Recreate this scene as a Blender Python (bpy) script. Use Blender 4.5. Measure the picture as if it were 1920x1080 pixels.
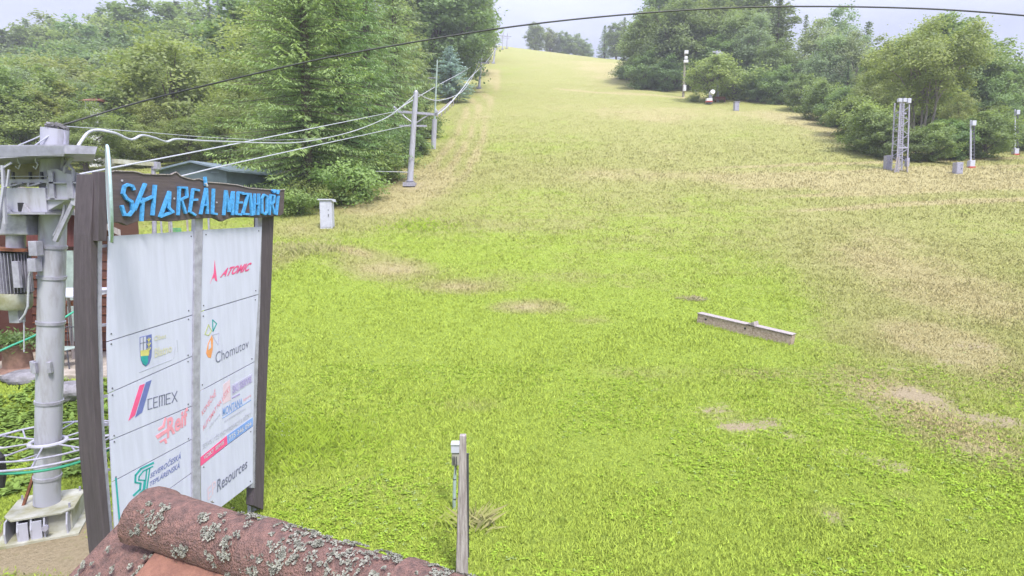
import bpy, bmesh, math, random
import numpy as np
from mathutils import Vector, Matrix
SC = bpy.context.scene
for o in list(bpy.data.objects): bpy.data.objects.remove(o)
COL = SC.collection
# ------------------------------------------------------------------ camera
CAMZ = 4.5; FPX = 1100.0; PIT = math.atan(120/1100.0)
cam_d = bpy.data.cameras.new('camera'); cam = bpy.data.objects.new('camera', cam_d); COL.objects.link(cam)
cam.location = (0, 0, CAMZ); cam.rotation_euler = (math.pi/2 - PIT, 0, 0)
cam_d.sensor_width = 36; cam_d.lens = 36*FPX/1920; cam_d.clip_start = 0.05; cam_d.clip_end = 6000
SC.camera = cam
# ------------------------------------------------------------------ world, sun, exposure
SUN_EL, SUN_AZ = math.radians(56), math.radians(152)     # azimuth clockwise from +Y
w = bpy.data.worlds.new('World'); SC.world = w; w.use_nodes = True
nt = w.node_tree; nt.nodes.clear()
def N(t, typ, **kw):
    n = t.nodes.new(typ)
    for k, v in kw.items(): setattr(n, k, v)
    return n
out = N(nt, 'ShaderNodeOutputWorld'); bg = N(nt, 'ShaderNodeBackground'); bg.inputs['Strength'].default_value = 0.1
sky = N(nt, 'ShaderNodeTexSky', sky_type='NISHITA', sun_disc=False, sun_elevation=SUN_EL, sun_rotation=SUN_AZ)
tc = N(nt, 'ShaderNodeTexCoord'); sep = N(nt, 'ShaderNodeSeparateXYZ'); nt.links.new(tc.outputs['Generated'], sep.inputs[0])
# overcast layer: brighter towards the zenith, soft cloud structure
elv = N(nt, 'ShaderNodeMapRange'); elv.inputs[1].default_value = 0.25; elv.inputs[2].default_value = 0.95
elv.inputs[3].default_value = 0.0; elv.inputs[4].default_value = 1.0; nt.links.new(sep.outputs[2], elv.inputs[0])
mp = N(nt, 'ShaderNodeMapping'); mp.inputs['Scale'].default_value = (2.2, 2.2, 6.5); nt.links.new(tc.outputs['Generated'], mp.inputs[0])
ns = N(nt, 'ShaderNodeTexNoise'); ns.inputs['Scale'].default_value = 1.6; ns.inputs['Detail'].default_value = 7; ns.inputs['Roughness'].default_value = 0.55
nt.links.new(mp.outputs[0], ns.inputs['Vector'])
cr = N(nt, 'ShaderNodeValToRGB'); nt.links.new(ns.outputs[0], cr.inputs[0])
cr.color_ramp.elements[0].position = 0.36; cr.color_ramp.elements[0].color = (0.76, 0.78, 0.88, 1)
cr.color_ramp.elements[1].position = 0.66; cr.color_ramp.elements[1].color = (1.02, 1.03, 1.05, 1)
brt = N(nt, 'ShaderNodeMapRange'); nt.links.new(elv.outputs[0], brt.inputs[0]); brt.inputs[3].default_value = 2.2; brt.inputs[4].default_value = 8.0
tint = N(nt, 'ShaderNodeMixRGB', blend_type='MULTIPLY'); tint.inputs[0].default_value = 1; nt.links.new(cr.outputs[0], tint.inputs[1])
tint.inputs[2].default_value = (0.93, 0.955, 1.16, 1)
sc_ = N(nt, 'ShaderNodeVectorMath', operation='SCALE'); nt.links.new(tint.outputs[0], sc_.inputs[0]); nt.links.new(brt.outputs[0], sc_.inputs['Scale'])
mx = N(nt, 'ShaderNodeMixRGB'); mx.inputs[0].default_value = 0.93; nt.links.new(sky.outputs[0], mx.inputs[1]); nt.links.new(sc_.outputs[0], mx.inputs[2])
nt.links.new(mx.outputs[0], bg.inputs['Color']); nt.links.new(bg.outputs[0], out.inputs['Surface'])
sun_d = bpy.data.lights.new('sun', 'SUN'); sun_d.energy = 1.5; sun_d.angle = math.radians(14); sun_d.color = (1, 0.96, 0.88)
sun = bpy.data.objects.new('sun', sun_d); COL.objects.link(sun)
sd = Vector((math.sin(SUN_AZ)*math.cos(SUN_EL), math.cos(SUN_AZ)*math.cos(SUN_EL), math.sin(SUN_EL)))
sun.rotation_euler = sd.to_track_quat('Z', 'Y').to_euler(); sun.location = sd*60
SC.view_settings.view_transform = 'Standard'; SC.view_settings.look = 'None'; SC.view_settings.exposure = 1.88; SC.view_settings.gamma = 1
SC.cycles.max_bounces = 5; SC.cycles.diffuse_bounces = 3; SC.cycles.glossy_bounces = 2; SC.cycles.transmission_bounces = 3; SC.cycles.volume_bounces = 0
# ------------------------------------------------------------------ projection helpers
CP, SP = math.cos(PIT), math.sin(PIT)
def ray(px, py):
    x = (px-960)/FPX; y = -(py-540)/FPX
    return Vector((x, y*SP+CP, y*CP-SP))
YSH = 0.0
def P(px, py, Y):                       # world point seen at (px,py) at distance Y in front
    Y = Y+YSH
    r = ray(px, py); k = Y/r.y
    return Vector((r.x*k, Y, CAMZ+r.z*k))
TAB = [(-200,-2),(-30,-.6),(0,0),(9,0),(14,.35),(20,1.0),(26,2.2),(33,4.0),(45,7.4),(60,11.6),(90,20.8),(128,33),(192,56),(250,76.3),(270,82.5),(285,85.5),(310,87.5),(350,87),(450,78),(900,60),(3000,55)]
LEFTT = [(-200,-2),(-30,-.6),(0,0),(9,0),(14,.35),(20,1.0),(26,2.2),(33,4.0),(45,7.2),(60,10.2),(90,13.8),(120,18.0),(160,27),(220,44),(280,55),(400,60),(900,60),(3000,55)]
def smooth_tab(T):
    ys = np.arange(-200, 3000, 1.0); f = np.interp(ys, [a for a, b in T], [b for a, b in T])
    k = np.exp(-0.5*(np.arange(-12, 13)/3.5)**2); k /= k.sum()
    g = np.convolve(np.pad(f, 12, 'edge'), k, 'valid'); return ys, g
YS, FR = smooth_tab(TAB); _, FL = smooth_tab(LEFTT)
def sst(x, a, b):
    t = np.clip((np.asarray(x, float)-a)/(b-a), 0, 1); return t*t*(3-2*t)
def vnoise(x, y, seed=0):
    x = np.asarray(x, float); y = np.asarray(y, float)
    xi = np.floor(x).astype(np.int64); yi = np.floor(y).astype(np.int64); fx = x-xi; fy = y-yi
    def h(a, b):
        n = (a*374761393 + b*668265263 + seed*974711) & 0x7fffffff
        n = ((n ^ (n >> 13))*1274126177) & 0x7fffffff
        return ((n ^ (n >> 16)) & 0xffff)/65535.0
    u = fx*fx*(3-2*fx); v = fy*fy*(3-2*fy)
    return (h(xi, yi)*(1-u)+h(xi+1, yi)*u)*(1-v) + (h(xi, yi+1)*(1-u)+h(xi+1, yi+1)*u)*v
def fbm(x, y, seed=0, oct=4):
    s = 0; a = 0.5; t = 0
    for i in range(oct): s = s + a*vnoise(x*2**i, y*2**i, seed+i*17); t += a; a *= .55
    return s/t
def ground(X, Y):
    X = np.asarray(X, float); Y = np.asarray(Y, float)
    r = np.interp(Y, YS, FR); l = np.interp(Y, YS, FL)
    wl = sst(-X, 12, 16+0.42*np.maximum(Y, 0))
    z = r*(1-wl)+l*wl
    z = z - 0.125*np.clip(X, -20, 120)*sst(Y, 170, 275)
    z = z + 0.75*sst(Y, 9.8, 13.2)*sst(-X, 6.5, 8.5)*(1-sst(Y, 22, 34))
    m_ = sst(Y, 12.6, 13.3)*(1-sst(Y, 17, 23))*sst(-X, 7.0, 7.8); z = z*(1-m_)+.9*m_
    z = z - .42*np.clip(X-50, 0, 250)*sst(Y, 55, 95)
    z = z + (fbm(X/9, Y/9, 3, 3)-.5)*0.5*sst(Y, 14, 40) + (fbm(X/1.3, Y/1.3, 9, 3)-.5)*0.07
    return z
def gz(x, y): return float(ground(x, y))
def G(px, py, y0=4.0):                   # where the pixel's ray meets the ground
    r = ray(px, py); Y = y0; prev = y0
    while Y < 600:
        k = Y/r.y
        if CAMZ+r.z*k <= gz(r.x*k, Y): break
        prev = Y; Y *= 1.01
    a, b = prev, Y
    for _ in range(12):
        m = (a+b)/2; k = m/r.y
        if CAMZ+r.z*k <= gz(r.x*k, m): b = m
        else: a = m
    k = b/r.y; return Vector((r.x*k, b, CAMZ+r.z*k))
# ------------------------------------------------------------------ tagging and objects
def tag(o, label=None, cat=None, group=None, kind=None):
    if label: o['label'] = label
    if cat: o['category'] = cat
    if group: o['group'] = group
    if kind: o['kind'] = kind
    return o
def empty(name, loc=(0,0,0), label=None, cat=None, group=None, rz=0):
    o = bpy.data.objects.new(name, None); COL.objects.link(o); o.location = loc; o.rotation_euler.z = rz
    o.empty_display_size = .2
    return tag(o, label, cat, group)
class MB:
    def __init__(s): s.v = []; s.f = []
    def add(s, vs, fs):
        k = len(s.v); s.v += [tuple(v) for v in vs]; s.f += [tuple(i+k for i in f) for f in fs]
    def box(s, c, size, R=None):
        c = Vector(c); h = [d/2 for d in size]
        vs = [Vector((x*h[0], y*h[1], z*h[2])) for x in (-1,1) for y in (-1,1) for z in (-1,1)]
        if R is not None: vs = [R @ v for v in vs]
        s.add([v+c for v in vs], [(0,1,3,2),(4,6,7,5),(0,4,5,1),(2,3,7,6),(0,2,6,4),(1,5,7,3)]); return s
    def bar(s, a, b, w, t, up=(0,0,1)):
        a = Vector(a); b = Vector(b); d = (b-a); L = d.length; d.normalize()
        x = d.cross(Vector(up))
        if x.length < 1e-4: x = d.cross(Vector((1,0,0)))
        x.normalize(); y = x.cross(d)
        R = Matrix((x, d, y)).transposed(); return s.box((a+b)/2, (w, L, t), R)
    def tube(s, pts, r, n=10, caps=True):
        pts = [Vector(p) for p in pts]; rs = r if isinstance(r, (list, tuple)) else [r]*len(pts)
        rings = []; px = None
        for i, p in enumerate(pts):
            d = (pts[min(i+1, len(pts)-1)]-pts[max(i-1, 0)]).normalized()
            if px is None:
                px = d.cross(Vector((0,0,1)));
                if px.length < 1e-3: px = Vector((1,0,0))
            px = (px - d*px.dot(d)).normalized(); py = d.cross(px)
            rings.append([p+px*math.cos(2*math.pi*k/n)*rs[i]+py*math.sin(2*math.pi*k/n)*rs[i] for k in range(n)])
        vs = [v for r_ in rings for v in r_]; fs = []
        for i in range(len(pts)-1):
            for k in range(n):
                a = i*n+k; b = i*n+(k+1) % n; fs.append((a, b, b+n, a+n))
        if caps: fs.append(tuple(range(n))[::-1]); fs.append(tuple((len(pts)-1)*n+k for k in range(n)))
        s.add(vs, fs); return s
    def prism(s, pts, off):
        pts = [Vector(p) for p in pts]; n = len(pts); off = Vector(off)
        s.add(pts+[p+off for p in pts], [tuple(range(n)), tuple(range(2*n-1, n-1, -1))]+[(i, i+n, (i+1) % n+n, (i+1) % n) for i in range(n)]); return s
    def build(s, name, mt, parent=None, bevel=0, smooth=False):
        me = bpy.data.meshes.new(name); me.from_pydata(s.v, [], s.f); 
        bm = bmesh.new(); bm.from_mesh(me)
        bmesh.ops.triangulate(bm, faces=[f for f in bm.faces if len(f.verts) > 4])
        bmesh.ops.recalc_face_normals(bm, faces=bm.faces); bm.to_mesh(me); bm.free()
        o = bpy.data.objects.new(name, me); COL.objects.link(o)
        me.materials.append(mt)
        if parent is not None:
            o.parent = parent
            me.transform(Matrix.Translation(-Vector(parent_loc(parent))) if parent.rotation_euler.z == 0 else parent_mat(parent).inverted())
        if smooth:
            me.polygons.foreach_set('use_smooth', [True]*len(me.polygons)); me.update()
            try: me.set_sharp_from_angle(angle=math.radians(40))
            except Exception: pass
        if bevel:
            m = o.modifiers.new('bevel', 'BEVEL'); m.width = bevel; m.segments = 2; m.limit_method = 'ANGLE'
        return o
def parent_mat(p):
    M = Matrix.Identity(4)
    while p is not None:
        M = (Matrix.Translation(p.location) @ Matrix.Rotation(p.rotation_euler.z, 4, 'Z')) @ M; p = p.parent
    return M
def parent_loc(p):
    l = Vector((0,0,0))
    while p is not None: l += p.location; p = p.parent
    return l
def pbox(mb, x0, y0, x1, y1, Y, depth):          # box whose face at distance Y spans that pixel rectangle
    a = P(x0, y1, Y); b = P(x1, y0, Y)
    return mb.box(((a.x+b.x)/2, Y+YSH+depth/2, (a.z+b.z)/2), (abs(b.x-a.x), depth, abs(b.z-a.z)))
def ppoly(mb, pts, Y, depth): return mb.prism([P(x, y, Y) for x, y in pts], depth if isinstance(depth, Vector) else (0, depth, 0))
def copy_tree(o, parent=None):
    c = o.copy(); COL.objects.link(c); c.parent = parent
    for ch in list(o.children): copy_tree(ch, c)
    return c
# ------------------------------------------------------------------ materials
def base_mat(name):
    m = bpy.data.materials.new(name); m.use_nodes = True; t = m.node_tree; b = t.nodes['Principled BSDF']; return m, t, b
def mat(name, col, rough=.6, metal=0, var=.12, scale=6, bump=.15, col2=None, stretch=(1,1,1), spec=.4, bscale=None, mixpos=(.35,.65)):
    m, t, b = base_mat(name)
    b.inputs['Roughness'].default_value = rough; b.inputs['Metallic'].default_value = metal; b.inputs['Specular IOR Level'].default_value = spec
    tc = N(t, 'ShaderNodeTexCoord'); mp = N(t, 'ShaderNodeMapping'); mp.inputs['Scale'].default_value = stretch; t.links.new(tc.outputs['Object'], mp.inputs[0])
    n1 = N(t, 'ShaderNodeTexNoise'); n1.inputs['Scale'].default_value = scale; n1.inputs['Detail'].default_value = 8; n1.inputs['Roughness'].default_value = .65
    t.links.new(mp.outputs[0], n1.inputs['Vector'])
    r = N(t, 'ShaderNodeValToRGB'); t.links.new(n1.outputs[0], r.inputs[0])
    c2 = col2 if col2 else tuple(c*(1-var*2) for c in col)
    r.color_ramp.elements[0].position = mixpos[0]; r.color_ramp.elements[0].color = (*c2, 1)
    r.color_ramp.elements[1].position = mixpos[1]; r.color_ramp.elements[1].color = (*[min(1, c*(1+var*.4)) for c in col], 1)
    t.links.new(r.outputs[0], b.inputs['Base Color'])
    if bump:
        n2 = N(t, 'ShaderNodeTexNoise'); n2.inputs['Scale'].default_value = bscale or scale*4; n2.inputs['Detail'].default_value = 6; t.links.new(mp.outputs[0], n2.inputs['Vector'])
        bp = N(t, 'ShaderNodeBump'); bp.inputs['Strength'].default_value = bump; bp.inputs['Distance'].default_value = .02
        t.links.new(n2.outputs[0], bp.inputs['Height']); t.links.new(bp.outputs[0], b.inputs['Normal'])
    return m
def leaf_mat(name, col, col2, trans=.35, rnd=.35, up=False):
    m = bpy.data.materials.new(name); m.use_nodes = True; t = m.node_tree; t.nodes.clear()
    o = N(t, 'ShaderNodeOutputMaterial'); at = N(t, 'ShaderNodeAttribute', attribute_name='tint'); oi = N(t, 'ShaderNodeObjectInfo')
    mr = N(t, 'ShaderNodeMixRGB'); mr.inputs[1].default_value = (*col2, 1); mr.inputs[2].default_value = (*col, 1); t.links.new(at.outputs['Fac'], mr.inputs[0])
    hs = N(t, 'ShaderNodeHueSaturation'); t.links.new(mr.outputs[0], hs.inputs['Color'])
    a = N(t, 'ShaderNodeMapRange'); a.inputs[3].default_value = 1-rnd; a.inputs[4].default_value = 1+rnd; t.links.new(oi.outputs['Random'], a.inputs[0]); t.links.new(a.outputs[0], hs.inputs['Value'])
    wn = N(t, 'ShaderNodeTexWhiteNoise', noise_dimensions='1D'); t.links.new(oi.outputs['Random'], wn.inputs['W'])
    a2 = N(t, 'ShaderNodeMapRange'); a2.inputs[3].default_value = .475; a2.inputs[4].default_value = .525; t.links.new(wn.outputs['Value'], a2.inputs[0]); t.links.new(a2.outputs[0], hs.inputs['Hue'])
    d = N(t, 'ShaderNodeBsdfPrincipled'); d.inputs['Roughness'].default_value = .55; d.inputs['Specular IOR Level'].default_value = .3
    tr = N(t, 'ShaderNodeBsdfTranslucent'); ms = N(t, 'ShaderNodeMixShader'); ms.inputs[0].default_value = trans
    g = N(t, 'ShaderNodeMixRGB', blend_type='MULTIPLY'); g.inputs[0].default_value = 1; g.inputs[2].default_value = (1.25, 1.3, .7, 1); t.links.new(hs.outputs[0], g.inputs[1])
    if up:
        cz = N(t, 'ShaderNodeCombineXYZ'); cz.inputs[2].default_value = 1; t.links.new(cz.outputs[0], d.inputs['Normal']); d.inputs['Specular IOR Level'].default_value = 0
    t.links.new(hs.outputs[0], d.inputs['Base Color']); t.links.new(g.outputs[0], tr.inputs['Color'])
    t.links.new(d.outputs[0], ms.inputs[1]); t.links.new(tr.outputs[0], ms.inputs[2]); t.links.new(ms.outputs[0], o.inputs['Surface'])
    return m
M = dict(
 steel=mat('grey_painted_steel', (.37,.37,.44), .5, 0, .18, 4, .08, stretch=(1.5,1.5,.3), col2=(.25,.235,.25), mixpos=(.28,.5)),
 steel2=mat('galvanised_steel', (.40,.39,.48), .45, .2, .15, 9, .08),
 steeldark=mat('dark_steel', (.10,.10,.12), .5, .3, .2, 9, .05),
 mossy=mat('mossy_steel', (.42,.42,.39), .6, 0, .2, 3.5, .1, col2=(.26,.25,.15)),
 wooddark=mat('dark_stained_wood', (.085,.068,.080), .75, 0, .14, 5, .25, stretch=(6,6,.5), bscale=30),
 woodban=mat('banner_board_wood', (.105,.082,.086), .75, 0, .12, 4, .25, stretch=(.6,.6,7), bscale=20),
 woodgrey=mat('weathered_grey_wood', (.40,.36,.36), .8, 0, .35, 5, .5, col2=(.22,.18,.18), stretch=(8,8,.6), bscale=25),
 woodbeam=mat('beam_wood', (.46,.37,.31), .8, 0, .3, 4, .6, col2=(.26,.19,.14), stretch=(1,5,5), bscale=18),
 white=mat('white_panel', (.50,.51,.64), .42, 0, .07, 5, .02, stretch=(2.5,2.5,.25), mixpos=(.2,.6)),
 whitew=mat('white_painted_box', (.52,.53,.62), .5, 0, .08, 5, .03),
 blue=mat('bright_blue_paint', (.09,.38,.80), .5, 0, .2, 30, .1),
 pink=mat('pink_print', (.72,.10,.25), .6, 0, .08, 9, 0), red2=mat('faded_red_print', (.72,.30,.38), .6, 0, .1, 9, 0),
 ink=mat('dark_print', (.16,.17,.25), .6, 0, .08, 9, 0), navy=mat('blue_print', (.14,.17,.42), .6, 0, .1, 9, 0),
 sky=mat('light_blue_print', (.20,.33,.66), .6, 0, .1, 9, 0), teal=mat('teal_print', (.03,.33,.33), .6, 0, .1, 9, 0),
 yel=mat('yellow_print', (.62,.57,.20), .6, 0, .1, 9, 0), fyel=mat('faded_yellow_print', (.56,.55,.44), .6, 0, .05, 9, 0), orange=mat('orange_print', (.70,.30,.12), .6, 0, .1, 9, 0),
 lime=mat('lime_print', (.48,.52,.25), .6, 0, .1, 9, 0), lilac=mat('lilac_print', (.38,.32,.60), .6, 0, .1, 9, 0), pale=mat('pale_grey_print', (.42,.43,.52), .6, 0, .05, 9, 0),
 lilac2=mat('pale_lilac_print', (.45,.44,.60), .6, 0, .05, 9, 0), palepink=mat('pale_pink_print', (.62,.48,.56), .6, 0, .05, 9, 0),
 seam=mat('panel_seam', (.30,.31,.36), .7, 0, .1, 9, 0),
 tile=mat('terracotta_tile', (.27,.15,.125), .9, 0, .25, 45, 1.0, col2=(.15,.095,.085), bscale=170),
 tile2=mat('clean_terracotta', (.24,.115,.08), .85, 0, .15, 20, .5, col2=(.17,.08,.06), bscale=60),
 lichen=mat('grey_lichen', (.33,.33,.28), .9, 0, .3, 60, .3),
 stone=mat('paving_stone', (.36,.31,.27), .9, 0, .25, 3, .5, col2=(.22,.19,.15)),
 hut=mat('brown_boards', (.12,.055,.045), .7, 0, .25, 3, .3, col2=(.12,.05,.04), stretch=(.7,1,8), bscale=12),
 hutred=mat('reddish_boards', (.20,.075,.075), .7, 0, .2, 3, .3, stretch=(8,1,.7)),
 shedw=mat('green_grey_sheet', (.085,.115,.135), .5, 0, .12, 2, .05), shedr=mat('metal_roof_sheet', (.20,.25,.31), .4, .2, .12, 3, .05),
 black=mat('black_rubber', (.03,.03,.035), .6, 0, .2, 6, 0), cable=mat('black_cable', (.045,.045,.05), .55, 0, .1, 6, 0),
 rope=mat('pale_rope', (.48,.49,.56), .6, 0, .12, 20, .05),
 green=mat('green_hose', (.05,.38,.24), .45, 0, .15, 6, 0),
 bark=mat('tree_bark', (.16,.13,.11), .9, 0, .3, 6, .6, stretch=(3,3,.5)), barkpale=mat('pale_bark', (.36,.32,.27), .85, 0, .3, 5, .5, stretch=(3,3,.5)),
 rust=mat('rusty_metal', (.25,.10,.06), .8, 0, .3, 8, .3), pot=mat('clay_pot', (.22,.13,.10), .8, 0, .2, 8, .2),
 redroof=mat('red_roof_tiles', (.30,.13,.10), .8, 0, .2, 5, .2), plaster=mat('white_plaster', (.66,.66,.68), .8, 0, .08, 5, .1),
 glass=mat('window_glass', (.05,.06,.07), .1, 0, .1, 3, 0, spec=.7), orangep=mat('orange_brown_pipe', (.42,.17,.10), .6, 0, .1, 8, 0),
 redp=mat('red_paint', (.5,.07,.06), .5, 0, .1, 8, 0), straw=mat('straw_heap', (.42,.38,.22), .9, 0, .3, 10, .5),
 rock=mat('grey_boulder', (.22,.21,.23), .85, 0, .25, 4, .6),
 flower=mat('white_petals', (.75,.77,.72), .7, 0, .05, 9, 0),
)
L = dict(
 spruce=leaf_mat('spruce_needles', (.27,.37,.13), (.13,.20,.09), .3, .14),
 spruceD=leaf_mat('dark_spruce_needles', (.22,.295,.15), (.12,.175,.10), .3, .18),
 larch=leaf_mat('larch_needles', (.33,.41,.19), (.18,.25,.12), .4, .12),
 blue=leaf_mat('blue_spruce_needles', (.44,.56,.60), (.26,.34,.37), .2, .05),
 broad=leaf_mat('broad_leaves', (.34,.40,.15), (.17,.225,.09), .42, .16),
 broadD=leaf_mat('dark_broad_leaves', (.25,.335,.13), (.13,.185,.08), .38, .12),
 birch=leaf_mat('birch_leaves', (.33,.40,.23), (.19,.25,.15), .42, .10),
 bush=leaf_mat('bush_leaves', (.34,.43,.15), (.19,.265,.10), .42, .12),
)
# ------------------------------------------------------------------ ground patches (bare and dry places, in world metres)
DRY = []                                   # centre, radius across, radius along, strength, kind
def patch(px, py, rx, ry, s, kind='dry'):
    c = G(px, py); a = G(px, py+ry) if py+ry < 1075 else c; b = G(px, max(py-ry, 92))
    DRY.append((c.x, c.y, rx*c.y/FPX, max(.35, (.45*rx*c.y/FPX if kind == 'bare' and py > 950 else 0), (b.y-a.y)/2 if a is not c else (b.y-c.y)), s, kind))
for a in [(755,355,85,40,1.0),(700,375,60,22,.7),(650,468,60,7,1.1),(735,505,75,16,1.1),(860,538,80,11,.9),(990,575,65,12,1.1),(1180,700,90,14,.4),(900,760,80,16,.35),(1430,700,70,12,.35),(1100,600,60,10,.4),
          (1750,640,130,40,.7),(1730,770,60,60,.9),(1840,830,110,60,.7),(1650,720,80,30,.5),(1800,560,160,60,.55),(1650,480,180,60,.45),(1880,700,90,100,.5),
          (1620,345,160,12,.9),(1850,330,90,16,.9),(1500,225,60,16,.5),(1140,125,60,14,.35),(1040,105,80,12,.25),(1240,215,160,14,.4),(560,430,60,16,.6),
          (545,480,30,30,.5),(1560,960,50,12,.35),(1690,930,60,14,.35),(1350,780,60,14,.25),(640,770,50,14,.25),(1300,560,26,5,.5),(1300,330,400,14,.35),
          (700,920,120,30,.3),(560,850,60,30,.2),(900,420,180,14,.3),(1640,260,60,24,.6),(1010,520,160,14,.25)]: patch(*a)
for a in [(75,1045,130,28,1.6,'bare'),(130,985,80,34,1.3,'bare'),(20,985,60,30,1.0,'bare'),(1745,755,40,36,.95,'bare'),(1700,740,70,14,.7,'bare'),(1880,790,60,20,.7,'bare'),(1780,680,60,10,.6,'bare'),(1620,750,24,40,.4,'bare'),(1840,840,60,16,.55,'bare'),(1720,650,50,14,.5,'bare'),(768,350,60,14,.5,'bare'),
          (990,576,26,6,.5,'bare'),(735,505,40,7,.4,'bare'),(1410,800,50,8,.6,'bare'),(1500,820,50,6,.6,'bare'),(1600,850,60,8,.6,'bare'),(1360,800,30,8,.5,'bare'),(1680,875,50,8,.7,'bare'),(1330,770,40,6,.5,'bare'),(1460,790,36,6,.6,'bare'),(1230,730,40,6,.4,'bare'),(1390,840,40,6,.45,'bare'),(1560,780,30,8,.5,'bare'),(1820,650,60,10,.55,'bare'),(1660,690,50,8,.5,'bare'),(1560,970,30,6,.5,'bare')]: patch(*a)
def dryness(X, Y):
    X = np.asarray(X, float); Y = np.asarray(Y, float)
    n1 = fbm(X/7, Y/7, 21, 4); n2 = fbm(X/1.2, Y/2.2, 31, 4); n3 = fbm(X/30, Y/22, 41, 3)
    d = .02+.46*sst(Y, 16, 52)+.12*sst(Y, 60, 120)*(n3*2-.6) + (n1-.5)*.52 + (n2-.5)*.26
    d = d + .25*sst(X/np.maximum(Y, 1), .30, .62)*sst(Y, 7.5, 15)
    bare = np.zeros_like(d)
    for (cx, cy, rx, ry, s, k) in DRY:
        e = np.exp(-(((X-cx)/rx)**2+((Y-cy)/ry)**2)*.9)
        if k == 'dry': d = d+s*e
        else: bare = bare+s*e*(.45+1.1*n2)
    bare = bare + .5*sst(n2*.6+n1*.4, .66, .78)*(1-sst(Y, 14, 40))
    # worn wheel tracks up the lift line and the crossing track on the right
    tr = np.zeros_like(d)
    for off in (-6.9, -5.2, -3.6): tr = tr+1.3*np.exp(-((X-off-.25*np.sin(Y/9))/.42)**2)*sst(Y, 44, 56)*(1-sst(Y, 150, 220))
    for k in range(5):
        yy = 38+3.6*k+0.16*(X-20); tr = tr+1.9*np.exp(-((Y-yy)/.45)**2)*sst(X, 14, 26)
    yp = 131.5-.62*X; tr = tr+1.4*np.exp(-((Y-yp)/1.3)**2)*sst(X, 4, 12)
    return np.clip(d+.55*tr, 0, 1.25), np.clip(bare, 0, 1)
# ------------------------------------------------------------------ ground sheet
def np_mesh(name, V, Q, mt, attrs=None, smooth=False, col_attr=None):
    me = bpy.data.meshes.new(name); V = np.asarray(V, np.float32); Q = np.asarray(Q, np.int32)
    me.vertices.add(len(V)); me.vertices.foreach_set('co', V.ravel())
    k = Q.shape[1]; me.loops.add(Q.size); me.loops.foreach_set('vertex_index', Q.ravel())
    me.polygons.add(len(Q)); me.polygons.foreach_set('loop_start', np.arange(0, Q.size, k, dtype=np.int32)); me.polygons.foreach_set('loop_total', np.full(len(Q), k, np.int32))
    if smooth: me.polygons.foreach_set('use_smooth', np.ones(len(Q), bool))
    me.update(calc_edges=True)
    for n_, a in (attrs or {}).items():
        at = me.attributes.new(n_, 'FLOAT', 'POINT'); at.data.foreach_set('value', np.asarray(a, np.float32))
    if col_attr is not None:
        at = me.attributes.new('Col', 'FLOAT_COLOR', 'POINT'); c = np.ones((len(V), 4), np.float32); c[:, :3] = col_attr; at.data.foreach_set('color', c.ravel())
    me.materials.append(mt); return me
ylev = np.concatenate([np.linspace(-60, 0, 16)[:-1], np.linspace(0, 40, 200)[:-1], 40*np.exp(np.linspace(0, math.log(330/40), 260))[:-1], 330*np.exp(np.linspace(0, math.log(2500/330), 30))])
tt = np.linspace(-2.6, 2.6, 560)
TY, TT = np.meshgrid(ylev, tt, indexing='ij'); GX = TT*(np.abs(TY)+9); GY = TY
GZ = ground(GX, GY)
nI, nJ = GX.shape; idx = np.arange(nI*nJ).reshape(nI, nJ)
Q = np.stack([idx[:-1,:-1], idx[:-1,1:], idx[1:,1:], idx[1:,:-1]], -1).reshape(-1, 4)
dr, ba = dryness(GX.ravel(), GY.ravel())
gm = bpy.data.materials.new('meadow_ground'); gm.use_nodes = True; t = gm.node_tree; b = t.nodes['Principled BSDF']; b.inputs['Roughness'].default_value = .95; b.inputs['Specular IOR Level'].default_value = .1
tcg = N(t, 'ShaderNodeTexCoord')
def gnoise(scale, detail=6, rough=.6, stretch=None):
    n = N(t, 'ShaderNodeTexNoise'); n.inputs['Scale'].default_value = scale; n.inputs['Detail'].default_value = detail; n.inputs['Roughness'].default_value = rough
    if stretch:
        mp = N(t, 'ShaderNodeMapping'); mp.inputs['Scale'].default_value = stretch; t.links.new(tcg.outputs['Object'], mp.inputs[0]); t.links.new(mp.outputs[0], n.inputs['Vector'])
    else: t.links.new(tcg.outputs['Object'], n.inputs['Vector'])
    return n
def gmix(a, b_, fac, blend='MIX'):
    m = N(t, 'ShaderNodeMixRGB', blend_type=blend)
    for i, s in ((1, a), (2, b_)):
        if isinstance(s, tuple): m.inputs[i].default_value = (*s, 1)
        else: t.links.new(s, m.inputs[i])
    if isinstance(fac, float): m.inputs[0].default_value = fac
    else: t.links.new(fac, m.inputs[0])
    return m.outputs[0]
def gramp(s, p0, p1, lo=0., hi=1.):
    m = N(t, 'ShaderNodeMapRange', interpolation_type='SMOOTHSTEP'); m.inputs[1].default_value = p0; m.inputs[2].default_value = p1; m.inputs[3].default_value = lo; m.inputs[4].default_value = hi; t.links.new(s, m.inputs[0]); return m.outputs[0]
CG, CG2, CO, CS, CB = (.285,.365,.06), (.22,.295,.05), (.30,.30,.11), (.37,.325,.16), (.37,.30,.20)
aD = N(t, 'ShaderNodeAttribute', attribute_name='dry').outputs['Fac']; aB = N(t, 'ShaderNodeAttribute', attribute_name='bare').outputs['Fac']
nf = gnoise(5.5, 9, .75); nm = gnoise(.9, 7, .7); nr = gnoise(1.0, 6, .7, (.25, 2.2, 1)); ncl = gnoise(18, 4, .8)
def gmath(op, a, b_):
    m = N(t, 'ShaderNodeMath', operation=op)
    for i, s in ((0, a), (1, b_)):
        if isinstance(s, (int, float)): m.inputs[i].default_value = s
        else: t.links.new(s, m.inputs[i])
    return m.outputs[0]
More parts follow.
